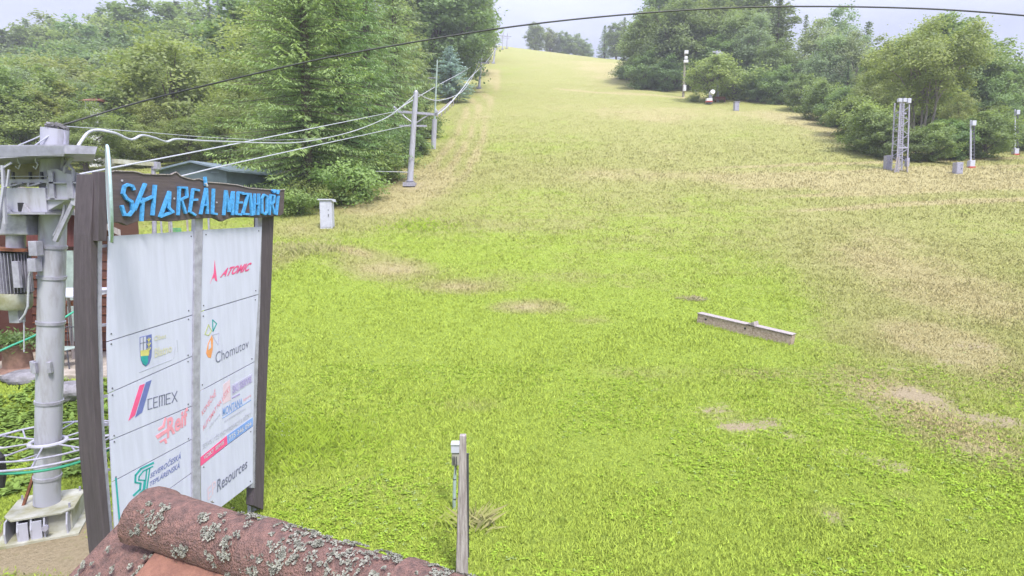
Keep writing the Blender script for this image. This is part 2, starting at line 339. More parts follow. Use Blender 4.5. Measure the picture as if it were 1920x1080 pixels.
dn = gmath('ADD', aD, gmath('MULTIPLY', gmath('SUBTRACT', nm.outputs[0], .5), .7)); dn = gmath('ADD', dn, gmath('MULTIPLY', gmath('SUBTRACT', nf.outputs[0], .5), .6)); dn = gmath('ADD', dn, gmath('MULTIPLY', gmath('SUBTRACT', nr.outputs[0], .5), .55))
g1 = gmix(CG2, CG, gramp(nf.outputs[0], .35, .6)); g2 = gmix(g1, CO, gramp(dn, .15, .62)); g3 = gmix(g2, CS, gramp(dn, .68, 1.15))
bn = gmath('ADD', aB, gmath('MULTIPLY', gmath('SUBTRACT', nf.outputs[0], .5), 2.2)); g4 = gmix(g3, CB, gramp(bn, .30, .85))
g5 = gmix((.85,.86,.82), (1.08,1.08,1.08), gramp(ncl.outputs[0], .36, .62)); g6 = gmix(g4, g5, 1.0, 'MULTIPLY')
t.links.new(g6, b.inputs['Base Color'])
bp = N(t, 'ShaderNodeBump'); bp.inputs['Strength'].default_value = .9; bp.inputs['Distance'].default_value = .12; t.links.new(gmath('ADD', nf.outputs[0], gmath('MULTIPLY', ncl.outputs[0], .5)), bp.inputs['Height']); t.links.new(bp.outputs[0], b.inputs['Normal'])
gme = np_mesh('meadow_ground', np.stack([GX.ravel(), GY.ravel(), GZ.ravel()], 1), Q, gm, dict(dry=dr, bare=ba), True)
tag(bpy.data.objects.new('ground', gme), kind='structure'); COL.objects.link(bpy.data.objects['ground'])
# ------------------------------------------------------------------ grass
rng = np.random.default_rng(5)
grass_m = bpy.data.materials.new('grass_blades'); grass_m.use_nodes = True; t = grass_m.node_tree; t.nodes.clear()
o_ = N(t, 'ShaderNodeOutputMaterial'); ac = N(t, 'ShaderNodeAttribute', attribute_name='Col'); d_ = N(t, 'ShaderNodeBsdfDiffuse'); tr_ = N(t, 'ShaderNodeBsdfTranslucent'); ms_ = N(t, 'ShaderNodeMixShader'); ms_.inputs[0].default_value = .15
ge = N(t, 'ShaderNodeNewGeometry'); vm = N(t, 'ShaderNodeVectorMath', operation='SCALE'); vm.inputs['Scale'].default_value = .45; t.links.new(ge.outputs['Normal'], vm.inputs[0])
va = N(t, 'ShaderNodeVectorMath', operation='ADD'); va.inputs[1].default_value = (0, 0, 1); t.links.new(vm.outputs[0], va.inputs[0]); vn_ = N(t, 'ShaderNodeVectorMath', operation='NORMALIZE'); t.links.new(va.outputs[0], vn_.inputs[0]); t.links.new(vn_.outputs[0], d_.inputs['Normal'])
for q in (d_, tr_): t.links.new(ac.outputs['Color'], q.inputs['Color'])
t.links.new(d_.outputs[0], ms_.inputs[1]); t.links.new(tr_.outputs[0], ms_.inputs[2]); t.links.new(ms_.outputs[0], o_.inputs['Surface'])
def gcol(X, Y, r):
    d, ba = dryness(X, Y); d = d+(r-.5)*.3
    A, A2, O, S = [np.array(c) for c in ((.365,.455,.072), (.285,.37,.062), (.335,.335,.115), (.40,.345,.165))]
    f = rng.random(len(X))[:, None]; c = A*f+A2*(1-f)
    k = sst(d, .15, .65)[:, None]; c = c*(1-k)+O*k; k = sst(d, .7, 1.15)[:, None]; c = c*(1-k)+S*k
    return c*(.82+.36*rng.random((len(X), 1)))*1.04, ba
def frustum_pts(n, y0, y1, pw=1.0, margin=1.12):
    Y = y0+(y1-y0)*rng.random(n)**pw; X = (rng.random(n)*2-1)*(Y*.875*margin+.8); return X, Y
def keep_mask(X, Y):
    k = ~((X < -7.2) & (Y > 13.0) & (Y < 17)); return k
def grass(name, n, y0, y1, nb, label):
    u = rng.random(n); Y = y0*(y1/y0)**u; X = (rng.random(n)*2-1)*(Y*.98+.8)
    m = keep_mask(X, Y); d, ba = dryness(X, Y); m &= rng.random(n) > ba*1.1; X = X[m]; Y = Y[m]
    tall = .35+1.1*fbm(X/1.5, Y/1.5, 77, 3)+.5*sst(Y, 30, 60)
    hh = (.028+.0018*np.minimum(Y, 35)-.0007*np.clip(Y-35, 0, 60))*tall; ww = .0055+.0005*np.minimum(Y, 60); sp = .03+.0032*Y
    X, Y, hh, ww, sp = [np.repeat(q, nb) for q in (X, Y, hh, ww, sp)]; n = len(X)
    X = X+rng.normal(0, 1, n)*sp; Y = Y+rng.normal(0, 1, n)*sp; Z = ground(X, Y)
    H = hh*(.5+rng.random(n)); a = rng.random(n)*2*math.pi; ln = 1.5*rng.random(n)*H; la = rng.random(n)*2*math.pi
    W = ww*(.6+.8*rng.random(n)); dx = np.cos(a)*W; dy = np.sin(a)*W
    tip = np.stack([X+np.cos(la)*ln, Y+np.sin(la)*ln, Z+H], 1); b0 = np.stack([X-dx, Y-dy, Z-.01], 1); b1 = np.stack([X+dx, Y+dy, Z-.01], 1)
    V = np.stack([b0, b1, tip], 1).reshape(-1, 3); F = np.arange(3*n).reshape(-1, 3)
    c, _ = gcol(X, Y, rng.random(n))
    me = np_mesh(name, V, F, grass_m, None, False, np.repeat(c, 3, 0)); o = bpy.data.objects.new(name, me); COL.objects.link(o)
    tag(o, label, 'grass', None, 'stuff'); return o
grass('grass', 85000, 5.2, 13, 4, 'short bright green grass close in front of the camera')
grass('grass', 78000, 13, 32, 4, 'mown green grass at the foot of the slope')
grass('grass', 95000, 32, 135, 4, 'taller yellowing grass higher up the slope')
grass('grass', 26000, 130, 300, 4, 'pale thin grass on the top of the slope below the crest')
def weeds(name, n, y0, y1, size, label, colr, filt=None, flat=.35, per=7):
    X, Y = frustum_pts(n*3, y0, y1, 1.0); f = fbm(X/2.2, Y/2.2, 91, 3); m = keep_mask(X, Y) & (rng.random(len(X)) < sst(f, .38, .68)) & (rng.random(len(X)) > 1.3*dryness(X, Y)[1])
    if filt is not None: m &= filt(X, Y)
    X = X[m][:n]; Y = Y[m][:n]; n = len(X); X = np.repeat(X, per); Y = np.repeat(Y, per); n = len(X)
    X = X+rng.normal(0, size*1.2, n); Y = Y+rng.normal(0, size*1.2, n)
    C = np.stack([X, Y, ground(X, Y)+size*(.5+1.2*rng.random(n))], 1)
    a = rng.normal(0, 1, (n, 3)); a[:, 2] *= flat; a /= np.linalg.norm(a, axis=1)[:, None]
    b = np.cross(a, np.tile([0, 0, 1.], (n, 1))); b /= np.linalg.norm(b, axis=1)[:, None]; s = (size*(.6+.8*rng.random(n)))[:, None]
    V = np.stack([C-a*s, C+b*s*.55, C+a*s, C-b*s*.55], 1).reshape(-1, 3)
    c = np.array(colr)*(.7+.6*rng.random((n, 1)))
    me = np_mesh(name, V, np.arange(4*n).reshape(-1, 4), grass_m, None, False, np.repeat(c, 4, 0)); o = bpy.data.objects.new(name, me); COL.objects.link(o)
    tag(o, label, 'weeds', None, 'stuff')
weeds('broadleaf_weeds', 8000, 5.2, 16, .024, 'low clover and broad-leaved weeds in the near lawn', (.25,.36,.045))
weeds('pale_weeds', 1500, 5.5, 24, .018, 'pale grey-green weeds scattered in the lawn', (.28,.36,.14))
weeds('bank_weeds', 5000, 9, 14.5, .06, 'thick leafy weeds on the bank below the stone patio', (.17,.25,.06), lambda X, Y: (X < -6.6) & (Y < 13.1))
# ------------------------------------------------------------------ tree prototypes
def cards(C, a, b, l, w, tint, name, mt):
    l = l[:, None]/2; w = w[:, None]/2
    V = np.stack([C-a*l, C+b*w, C+a*l, C-b*w], 1).reshape(-1, 3)
    return np_mesh(name, V, np.arange(len(V)).reshape(-1, 4), mt, dict(tint=np.repeat(tint, 4)))
def unit(v): return v/np.maximum(np.linalg.norm(v, axis=1), 1e-6)[:, None]
def proto(name, crown_me, trunk_mb, tm):
    r = bpy.data.objects.new(name, None); tr = trunk_mb.build('trunk', tm); c = bpy.data.objects.new('crown', crown_me)
    COL.objects.unlink(tr); return (name, tr.data, crown_me)
def broadleaf(name, H, R, ncl, per, leaf, lm, seed, base=.18, tm=None, shape=1.0, cl=.26, droop=0, airy=0, trunks=None, flatten=.65, top=1.0):
    g = np.random.default_rng(seed); rr = random.Random(seed); z0 = base*H; cz = (H+z0)/2; hz = (H-z0)/2
    u = unit(g.normal(0, 1, (ncl, 3))); rad = g.random(ncl)**(1/2.6)
    lob = .78+.45*vnoise(u[:, 0]*2.2+seed, u[:, 1]*2.2+u[:, 2]*2.2, seed)
    cc = u*rad[:, None]*lob[:, None]; 
    zz = cc[:, 2]; prof = np.where(zz < 0, 1-.25*zz**2, 1-shape*.28*zz)
    CC = np.stack([cc[:, 0]*R*prof, cc[:, 1]*R*prof, cz+zz*hz*top], 1)
    rc = R*cl*(.55+.8*g.random(ncl)); ct = g.random(ncl)
    k = np.repeat(np.arange(ncl), per); n = len(k)
    off = g.normal(0, .52, (n, 3)); off[:, 2] *= flatten; off *= rc[k][:, None]
    C = CC[k]+off; 
    if droop: C[:, 2] -= droop*np.abs(g.normal(0, 1, n))*rc[k]
    outw = unit(C-np.array([0, 0, cz*.8])); nr = unit(outw*.9+np.array([0, 0, .7])+g.normal(0, .75, (n, 3)))
    a = unit(np.cross(nr, g.normal(0, 1, (n, 3))));
    if droop: a = unit(a+np.array([0, 0, -1.2])*droop)
    b = unit(np.cross(nr, a)); l = leaf*(.7+.8*g.random(n)); tint = np.clip(.15+.7*ct[k]+.3*g.random(n)-.1, 0, 1)
    cme = cards(C, a, b, l, l*.62, tint, name+'_crown', lm)
    mb = MB(); tr = .018*H+.05
    stems = trunks or [(0, 0, 0, 0)]
    for (sx, sy, ex, ey) in stems:
        q = tr/math.sqrt(len(stems)); ht = H*(.72 if len(stems) == 1 else .62)
        pts = [(sx+(ex-sx)*s**1.3+rr.uniform(-1, 1)*.012*H*(s > 0), sy+(ey-sy)*s**1.3, -.3+(ht+.3)*s) for s in (0, .25, .5, .75, 1)]
        mb.tube(pts, [q*1.25, q, q*.8, q*.55, q*.25], 7, False)
    for i in range(min(ncl, 26)):
        c = CC[i]; s = stems[i % len(stems)]; zt = z0*.7+(c[2]-z0*.7)*rr.uniform(.25, .5); f = (zt/(H*.7))**1.3
        st = Vector((s[0]+(s[2]-s[0])*f, s[1]+(s[3]-s[1])*f, zt)); en = Vector(c); md = st.lerp(en, .5)+Vector((0, 0, .04*H))
        mb.tube([st, md, en], [tr*.32, tr*.2, tr*.06], 5, False)
    return (mb, tm or M['bark'], cme)
def conifer(name, H, R, lm, seed, whorl=.42, card=.42, cw=.13, base=.06, droop=.35, tipup=.15, pw=.85, per=7, gap=.16, hang=.5, tm=None, jit=.25):
    g = np.random.default_rng(seed); Cs = []; As = []; Bs = []; Ls = []; Ts = []; mb = MB()
    mb.tube([(0, 0, -.3), (.02*H*.3, 0, H*.45), (0, 0, H*.98)], [.016*H+.06, .011*H+.02, .01], 7, False)
    z = base*H
    while z < H*.985:
        t_ = (z-base*H)/(H-base*H); nb = max(4, int(per*(1-.35*t_))); a0 = g.random()*7
        for i in range(nb):
            az = a0+2*math.pi*i/nb+g.normal(0, .38); Lb = R*((1-t_)**pw)*(1-jit+2*jit*g.random())+.12
            if t_ < .12: Lb *= .75+.25*t_/.12
            ns_ = max(2, int(Lb/gap)); s = (np.arange(ns_)+.6)/ns_
            rad = Lb*s; zz = z+Lb*(-droop*s**1.3*(1-t_*.7)+tipup*s**3)+g.normal(0, .02, ns_)
            dx, dy = math.cos(az), math.sin(az); tintb = .25+.5*g.random()
            if i % 2 == 0 and Lb > 1.0: mb.tube([(0, 0, z), (dx*Lb*.9, dy*Lb*.9, float(np.interp(.9, s, zz)))], [.03, .008], 4, False)
            for side in (-1, 1, 0):
                m = ns_; wid = (.16+.20*Lb*(1-s)**.7) if side else np.zeros(m)
                wid = np.minimum(wid, card*1.3)
                c = np.stack([dx*rad-dy*side*wid*.6, dy*rad+dx*side*wid*.6, zz-hang*wid*.35-.03*abs(side)], 1)+g.normal(0, .035, (m, 3))
                if side: dir_ = np.stack([dx*.75-dy*side+g.normal(0, .2, m), dy*.75+dx*side+g.normal(0, .2, m), -hang*np.ones(m)*(.6+.8*g.random(m))], 1)
                else: dir_ = np.stack([dx+g.normal(0, .2, m), dy+g.normal(0, .2, m), (-droop*.6+tipup*s*2)], 1)
                dir_ = unit(dir_); bb = unit(np.cross(dir_, np.array([0, 0, 1.])+g.normal(0, .5, (m, 3))))
                l = card*(.6+.7*g.random(m))*(.65+.35*(1-t_))
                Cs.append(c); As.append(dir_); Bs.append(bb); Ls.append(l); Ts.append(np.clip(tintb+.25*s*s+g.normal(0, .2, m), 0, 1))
        z += whorl*(.7+.6*g.random())*(1-.45*t_)
    C = np.concatenate(Cs); A = np.concatenate(As); B = np.concatenate(Bs); l = np.concatenate(Ls); T = np.concatenate(Ts)
    return (mb, tm or M['bark'], cards(C, A, B, l, np.full(len(l), cw)*(.7+.6*g.random(len(l))), T, name+'_crown', lm))
PRO = {}
def reg(key, spec, H):
    mb, tm, cme = spec; tr = mb.build('trunk', tm); me = tr.data; bpy.data.objects.remove(tr); PRO[key] = (me, cme, H)
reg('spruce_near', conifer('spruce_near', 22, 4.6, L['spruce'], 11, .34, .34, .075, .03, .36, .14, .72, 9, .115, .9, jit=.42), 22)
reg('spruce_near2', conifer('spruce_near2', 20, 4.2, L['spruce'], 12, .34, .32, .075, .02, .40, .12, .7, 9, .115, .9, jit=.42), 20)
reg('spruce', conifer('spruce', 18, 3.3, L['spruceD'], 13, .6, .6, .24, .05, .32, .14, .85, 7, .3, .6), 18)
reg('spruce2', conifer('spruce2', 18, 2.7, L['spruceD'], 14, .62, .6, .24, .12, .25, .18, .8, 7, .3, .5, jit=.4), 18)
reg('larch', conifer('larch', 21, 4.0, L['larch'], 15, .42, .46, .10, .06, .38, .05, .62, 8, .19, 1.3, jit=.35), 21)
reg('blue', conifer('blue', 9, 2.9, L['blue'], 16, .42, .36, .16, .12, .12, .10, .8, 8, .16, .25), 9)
for i, (R_, lm, sd_) in enumerate([(4.6, 'broad', 1), (4.0, 'broad', 2), (5.2, 'broad', 3)]):
    reg('broad%d' % i, broadleaf('broad', 14, R_, 110, 130, .34, L[lm], sd_+20, .06, cl=.24, shape=.5), 14)
for i, (R_, sd_) in enumerate([(5.6, 31), (5.0, 32), (6.2, 33)]):
    reg('dense%d' % i, broadleaf('dense', 18, R_, 210, 120, .38, L['broadD'], sd_, .02, cl=.22, shape=.3), 18)
for i, sd_ in enumerate((41, 42)):
    reg('birch%d' % i, broadleaf('birch', 16, 3.5, 120, 120, .26, L['birch'], sd_, .10, tm=M['barkpale'], cl=.25, droop=.7, shape=1.7), 16)
reg('multi', broadleaf('multi', 14.5, 5.0, 120, 210, .24, L['broad'], 51, .36, tm=M['barkpale'], cl=.22, trunks=[(-.5,0,-1.8,0),(-.15,.1,-.7,.5),(.3,0,.6,-.2),(.7,.2,2.6,.3),(.45,.5,1.6,.8)], shape=.3), 14.5)
reg('small', broadleaf('small', 8, 3.4, 80, 110, .26, L['bush'], 61, .18, cl=.26, shape=.5), 8)
reg('bush0', broadleaf('bush0', 2.6, 2.0, 36, 150, .16, L['bush'], 71, 0, cl=.34, shape=.3), 2.6)
reg('bush1', broadleaf('bush1', 3.4, 2.2, 40, 150, .18, L['broadD'], 72, 0, cl=.34, shape=.3), 3.4)
reg('edge', broadleaf('edge', 6, 3.0, 90, 150, .20, L['broad'], 91, -.02, cl=.24, shape=.4), 6)
reg('edge2', broadleaf('edge2', 6, 2.7, 90, 150, .20, L['broadD'], 92, -.02, cl=.24, shape=.4), 6)
reg('near_broad', broadleaf('near_broad', 12, 4.2, 150, 210, .19, L['broad'], 81, .05, cl=.22), 12)
NAMES = dict(edge='bush', edge2='bush', spruce_near='spruce_tree', spruce_near2='spruce_tree', spruce='spruce_tree', spruce2='spruce_tree', larch='larch_tree', blue='blue_spruce_tree', birch0='birch_tree', birch1='birch_tree',
             multi='broadleaf_tree', small='small_tree', bush0='bush', bush1='bush', near_broad='broadleaf_tree')
tr_rng = random.Random(9)
def tree(key, px, Y, top, label, group=None, wide=1.0, base_py=None):
    me_t, me_c, H = PRO[key]; x = (px-960)/FPX*Y/ (CP-0.0)*1.0
    r = ray(px, 300 if base_py is None else base_py); x = r.x/r.y*Y
    z = gz(x, Y); zt = P(px, top, Y).z; h = max(1.0, zt-z); s = h/H
    nm = NAMES.get(key, 'broadleaf_tree'); cat = 'bush' if nm == 'bush' else 'tree'
    e = empty(nm, (x, Y, z-.05), label, cat, group); 
    for n_, me in (('trunk', me_t), ('crown', me_c)):
        o = bpy.data.objects.new(n_, me); COL.objects.link(o); o.parent = e
    e.scale = (s*wide, s*wide, s); e.rotation_euler.z = tr_rng.uniform(0, 6.28); return e
def rowtrees(n, px0, px1, Y0, Y1, topf, kinds, label, group, wide=(1.0, 1.4), tj=14):
    for i in range(n):
        px = px0+(px1-px0)*(i+.5+tr_rng.uniform(-.35, .35))/n; Y = tr_rng.uniform(Y0, Y1); k = tr_rng.choice(kinds)
        kn = 'conifer' if k.startswith('spr') else ('larch' if k == 'larch' else 'leafy tree')
        tree(k, px, Y, topf(px)+tr_rng.uniform(-tj, tj), label.replace('KIND', kn), group+(' (conifers)' if kn == 'conifer' else ' (leafy trees)'), tr_rng.uniform(*wide))
SKY = lambda px: float(np.interp(px, [-150, 0, 60, 110, 150, 230, 300, 420, 560], [75, 62, 50, 42, 38, 20, 2, -10, -30]))
# -- hillside wood on the left
rowtrees(26, -190, 560, 165, 215, SKY, ['spruce', 'spruce2', 'spruce', 'dense1', 'broad1'], 'KIND high in the hillside wood on the left skyline', 'skyline trees on the left hill', (1.0, 1.5), 12)
rowtrees(24, -190, 600, 130, 160, lambda p: SKY(p)+38, ['dense0', 'spruce', 'broad1', 'dense2', 'spruce2'], 'KIND in the upper left hillside wood just under the skyline', 'upper wood on the left hill', (1.1, 1.6), 16)
rowtrees(20, -180, 560, 100, 125, lambda p: SKY(p)+75, ['broad0', 'broad2', 'dense1', 'broad1', 'birch0'], 'KIND halfway down the hillside wood on the left', 'middle of the wood on the left hill', (1.1, 1.6), 20)
rowtrees(13, -160, 520, 78, 96, lambda p: 135-.05*p, ['broad0', 'broad1', 'broad2', 'birch1'], 'KIND in the lower belt of the left wood, above the meadow strip', 'lower wood on the left hill', (1.1, 1.5), 18)
for i, (k, px, Y, top, lab, wd) in enumerate([
  ('broad2', 330, 68, 66, 'tall rounded mid-green tree standing out of the left wood above the green shed', 1.25),
  ('near_broad', 455, 56, 155, 'light green leafy tree between the green shed and the big spruces', 1.25),
  ('near_broad', 395, 62, 195, 'yellowish green leafy tree right behind the roof of the green shed', 1.1),
  ('broad0', 90, 66, 128, 'leafy tree in front of the wood, above the lift motor at the left edge', 1.2),
  ('broad1', 205, 64, 150, 'leafy tree in front of the wood, above the round sign disc', 1.1),
  ('broad0', 10, 60, 120, 'thin dark trunked leafy tree at the left edge of the picture', .9),
  ('broad1', 275, 66, 190, 'low leafy tree at the meadow edge left of the green shed', .9),
  ('spruce_near', 575, 41, -330, 'tallest near spruce, its boughs reaching the ground right of the sky-blue sign lettering', 1.0),
  ('spruce_near2', 640, 45, -260, 'tall spruce just right of the biggest spruce, behind the white cabinet', 1.0),
  ('spruce_near2', 538, 48, -120, 'spruce behind the right end of the green shed', .95),
  ('larch', 690, 56, -230, 'feathery light green larch leaning over the lift line', 1.1),
  ('larch', 742, 68, -150, 'larch with drooping pale twigs left of the first lift pylon', 1.1),
  ('larch', 600, 60, -260, 'larch hidden among the tall spruces', 1.1),
  ('near_broad', 500, 62, 30, 'bright leafy tree left of the tall near spruces', 1.2),
  ('blue', 846, 104, 84, 'silvery blue spruce with layered boughs beside the lift line', 1.5),
  ('spruce', 768, 100, -60, 'dark spruce behind the larches at the forest edge', 1.3),
  ('dense0', 820, 118, -90, 'dense green broadleaf tree rising above the blue spruce', 1.35),
  ('dense1', 852, 150, -60, 'dense broadleaf tree on the forest edge behind the second lift pylon', 1.4),
  ('dense2', 872, 187, -30, 'dense broadleaf tree at the upper forest edge near the third pylon', 1.35),
  ('dense0', 896, 235, 8, 'last broadleaf tree of the left forest before the crest', 1.2),
  ('spruce', 800, 75, 130, 'small dark spruce left of the blue spruce', 1.3),
  ('spruce', 785, 58, 190, 'dark young spruce right behind the first lift pylon', 1.5),
  ('broad1', 700, 85, 20, 'leafy tree filling the wood behind the larches', 1.5),
  ('dense1', 640, 90, -40, 'dark leafy tree deep in the wood behind the tall spruces', 1.5),
  ('dense2', 560, 95, -20, 'tall dark leafy tree at the back of the near spruces', 1.5),
  ('dense1', 480, 100, 5, 'dark leafy tree above the end of the left wood', 1.5),
 ]): tree(k, px, Y, top, lab, None, wd)
for (k, px, py, top, lab) in [
  ('bush0', 655, 388, 300, 'leafy bush under the spruces right of the white cabinet'), ('bush0', 700, 345, 268, 'light green bush left of the first lift pylon'),
  ('bush1', 735, 318, 235, 'dark bush under the larches beside the first pylon'), ('bush0', 560, 412, 352, 'low bush at the foot of the near spruces by the sign'),
  ('bush1', 800, 262, 215, 'dark bush right of the first lift pylon'), ('bush0', 790, 290, 262, 'small pale bush on the forest edge behind the first pylon'),
  ('bush0', 880, 150, 128, 'small bush at the forest edge beside the second pylon'), ('bush1', 905, 118, 92, 'bush near the third lift pylon'),
  ('bush0', 610, 395, 330, 'bush directly behind the white cabinet'), ('bush1', 520, 400, 345, 'dark bush behind the end of the lettering board'),
 ]:
    g_ = G(px, py); tree(k, px, g_.y+1.2, top, lab, None, 1.15, py)
UND = [('broad2', 40, 60, 176), ('broad0', 126, 66, 158), ('near_broad', 160, 55, 186), ('broad1', 235, 60, 205), ('near_broad', 300, 64, 182), ('broad2', 355, 60, 215), ('broad0', 425, 57, 205), ('near_broad', -40, 60, 150), ('broad1', 72, 62, 160), ('dense1', 465, 60, 175), ('near_broad', 500, 52, 205), ('broad2', 280, 58, 232), ('birch1', 155, 68, 140), ('birch0', 115, 70, 118), ('birch1', 25, 72, 112)]
WHERE = ['above the lift motor', 'above the drive pylon top', 'just right of the drive pylon top', 'above the sign disc', 'above the white tube frame', 'above the left end of the shed roof', 'above the peak of the shed roof', 'cut by the left picture edge', 'left of the drive pylon top', 'above the right end of the shed roof', 'touching the big near spruces', 'low above the wavy cable', 'grey-green, right of the drive pylon', 'grey-green, straight above the drive pylon', 'grey-green, near the left picture edge']
for (k, px, Y, top), wh in zip(UND, WHERE): tree(k, px, Y, top, 'leafy tree, front of left wood, '+wh, 'front row of the left wood', 1.35)
for (k, px, Y, top, lab, wd) in [
  ('dense1', 1240, 150, -30, 'tall dense tree at the back of the big dark wood, left part', 1.3), ('dense0', 1300, 150, -45, 'tall dense tree at the back of the big dark wood, middle', 1.3), ('dense2', 1355, 145, -40, 'tall dense tree at the back of the big dark wood, right part', 1.3), ('dense1', 1410, 140, -25, 'tall dense tree at the back of the dark wood beside the tall conifer', 1.2),
  ('dense0', 1345, 122, 60, 'dark leafy tree standing directly behind the small light tree', 1.3), ('dense2', 1395, 120, 60, 'dark leafy tree above the grey slope cabinet', 1.2), ('dense1', 1475, 118, 100, 'dark leafy tree low in the gap of the right wood', 1.1),
  ('dense1', 1540, 122, 120, 'dark tree in the shade behind the birches', 1.4), ('dense2', 1600, 112, 90, 'dark leafy tree behind the pointed conifer', 1.3), ('dense0', 1690, 92, 50, 'dark leafy tree behind the left side of the pale-trunked tree', 1.2),
  ('dense2', 1765, 84, 40, 'large dark tree forming the top of the right hand wood', 1.4), ('dense1', 1815, 80, 72, 'large dark tree on the falling skyline of the right wood', 1.4), ('dense0', 1865, 78, 112, 'dark tree on the falling skyline nearer the right edge', 1.4), ('dense2', 1905, 78, 150, 'last dark tree on the falling skyline at the right edge', 1.3),
  ('broad2', 1720, 70, 150, 'mid-green leafy tree in shade behind the pale trunks', 1.4), ('dense1', 1780, 68, 175, 'dark leafy tree low behind the striped pole', 1.3), ('broad1', 1860, 68, 190, 'mid-green tree left of the last pole', 1.2), ('near_broad', 1610, 78, 150, 'light green tree at the slope edge below the conifer top', 1.1)]: tree(k, px, Y, top, lab, None, wd)
for i, (px, top) in enumerate([(8, 44), (27, 50), (70, 30), (114, 24), (124, 32), (206, 8), (235, 10), (282, -6)]):
    tree('spruce2', px, 190, top, '%s narrow spruce tip counted from the left along the left skyline' % ('first', 'second', 'third', 'fourth', 'fifth', 'sixth', 'seventh', 'eighth')[i], 'spruce tips on the left skyline', 1.1)
# -- far trees on the crest
for (k, px, Y, top, lab, wd) in [
  ('dense0', 1003, 285, 38, 'leftmost and tallest tree of the small clump on the crest', 1.0), ('broad1', 1030, 292, 52, 'second tree of the small clump on the crest', 1.2),
  ('dense1', 1056, 290, 60, 'middle tree of the small clump on the crest', 1.2), ('broad0', 1078, 288, 62, 'fourth tree of the small clump on the crest', 1.1), ('dense2', 1096, 290, 74, 'smallest tree at the right end of the crest clump', 1.0),
  ('spruce', 1130, 255, 46, 'pointed dark tree on the crest left of the big broadleaf wood', 1.5), ('dense1', 1152, 240, 42, 'dark tree on the crest touching the big broadleaf wood', 1.2), ('spruce2', 1166, 225, 30, 'narrow pointed conifer behind the left edge of the big broadleaf wood', 1.3),
  # right wood
  ('dense0', 1212, 134, 12, 'large dense dark green tree at the left end of the right hand wood', 1.15), ('dense2', 1262, 128, -12, 'very large dense tree left of the two utility poles', 1.15),
  ('dense1', 1196, 140, 60, 'lower leafy tree overhanging the upper slope at the left end of the right hand wood', 1.2),
  ('dense1', 1318, 130, -4, 'large dense tree behind the small light tree', 1.1), ('dense0', 1372, 124, 10, 'dark tree with trunks showing, right of the utility poles', 1.05),
  ('birch1', 1405, 118, 15, 'airy tree with sky showing through, above the grey cabinet on the slope', 1.2), ('spruce2', 1448, 122, -10, 'tall dark conifer at the gap in the right hand wood', 1.6),
  ('dense2', 1440, 112, 70, 'dark leafy tree below the tall conifer at the gap', 1.0),
  ('small', 1328, 104, 96, 'small light green spreading tree around the utility pole on the slope', 1.15),
  ('birch0', 1522, 112, 25, 'pale airy birch right of the gap in the wood', 1.2), ('birch1', 1545, 100, 60, 'broad grey-green birch with hanging twigs', 1.4), ('birch0', 1560, 118, 0, 'tallest birch on the right, its top nearly at the cable', 1.1),
  ('spruce2', 1498, 128, 22, 'thin spindly conifer in the gap of the right hand wood', .8), ('spruce2', 1613, 118, 34, 'pointed conifer top between the birches and the big yellow-green tree', 1.2), ('birch0', 1588, 98, 48, 'birch left of the pointed conifer', 1.0),
  ('birch1', 1500, 100, 105, 'low grey-green tree where the wood meets the slope by the gap', 1.0), ('spruce', 1580, 92, 110, 'dark conifer low between the birches and the yellow-green trees', 1.2),
  ('broad1', 1648, 86, 68, 'mid-green tree left of the big tree with pale trunks', 1.0), ('near_broad', 1640, 74, 120, 'yellow-green leafy tree left of the lattice tower', 1.1),
  ('multi', 1728, 61, 38, 'big spreading tree with several pale trunks behind the lattice tower', 1.05),
  ('dense1', 1760, 76, 26, 'dark green tree behind the crown of the tree with pale trunks', 1.1), ('dense0', 1812, 72, 70, 'dark rounded tree right of the tree with pale trunks', .95), ('dense2', 1850, 70, 115, 'dark tree sloping down to the right behind the striped pole', .9),
  ('dense1', 1888, 76, 150, 'dark tree left of the last pole at the right edge', .9), ('dense0', 1935, 82, 165, 'far dark tree cut by the right edge of the picture', .9), ('broad0', 1905, 66, 215, 'low leafy tree at the right edge behind the last pole', .8),
  ('broad2', 1790, 64, 170, 'mid-green leafy tree between the lattice tower and the striped pole', .8), ('near_broad', 1845, 63, 205, 'low leafy tree just right of the striped pole', .85), ('near_broad', 1665, 62, 185, 'light green leafy tree directly left of the lattice tower', .95),
 ]: tree(k, px, Y, top, lab, None, wd)
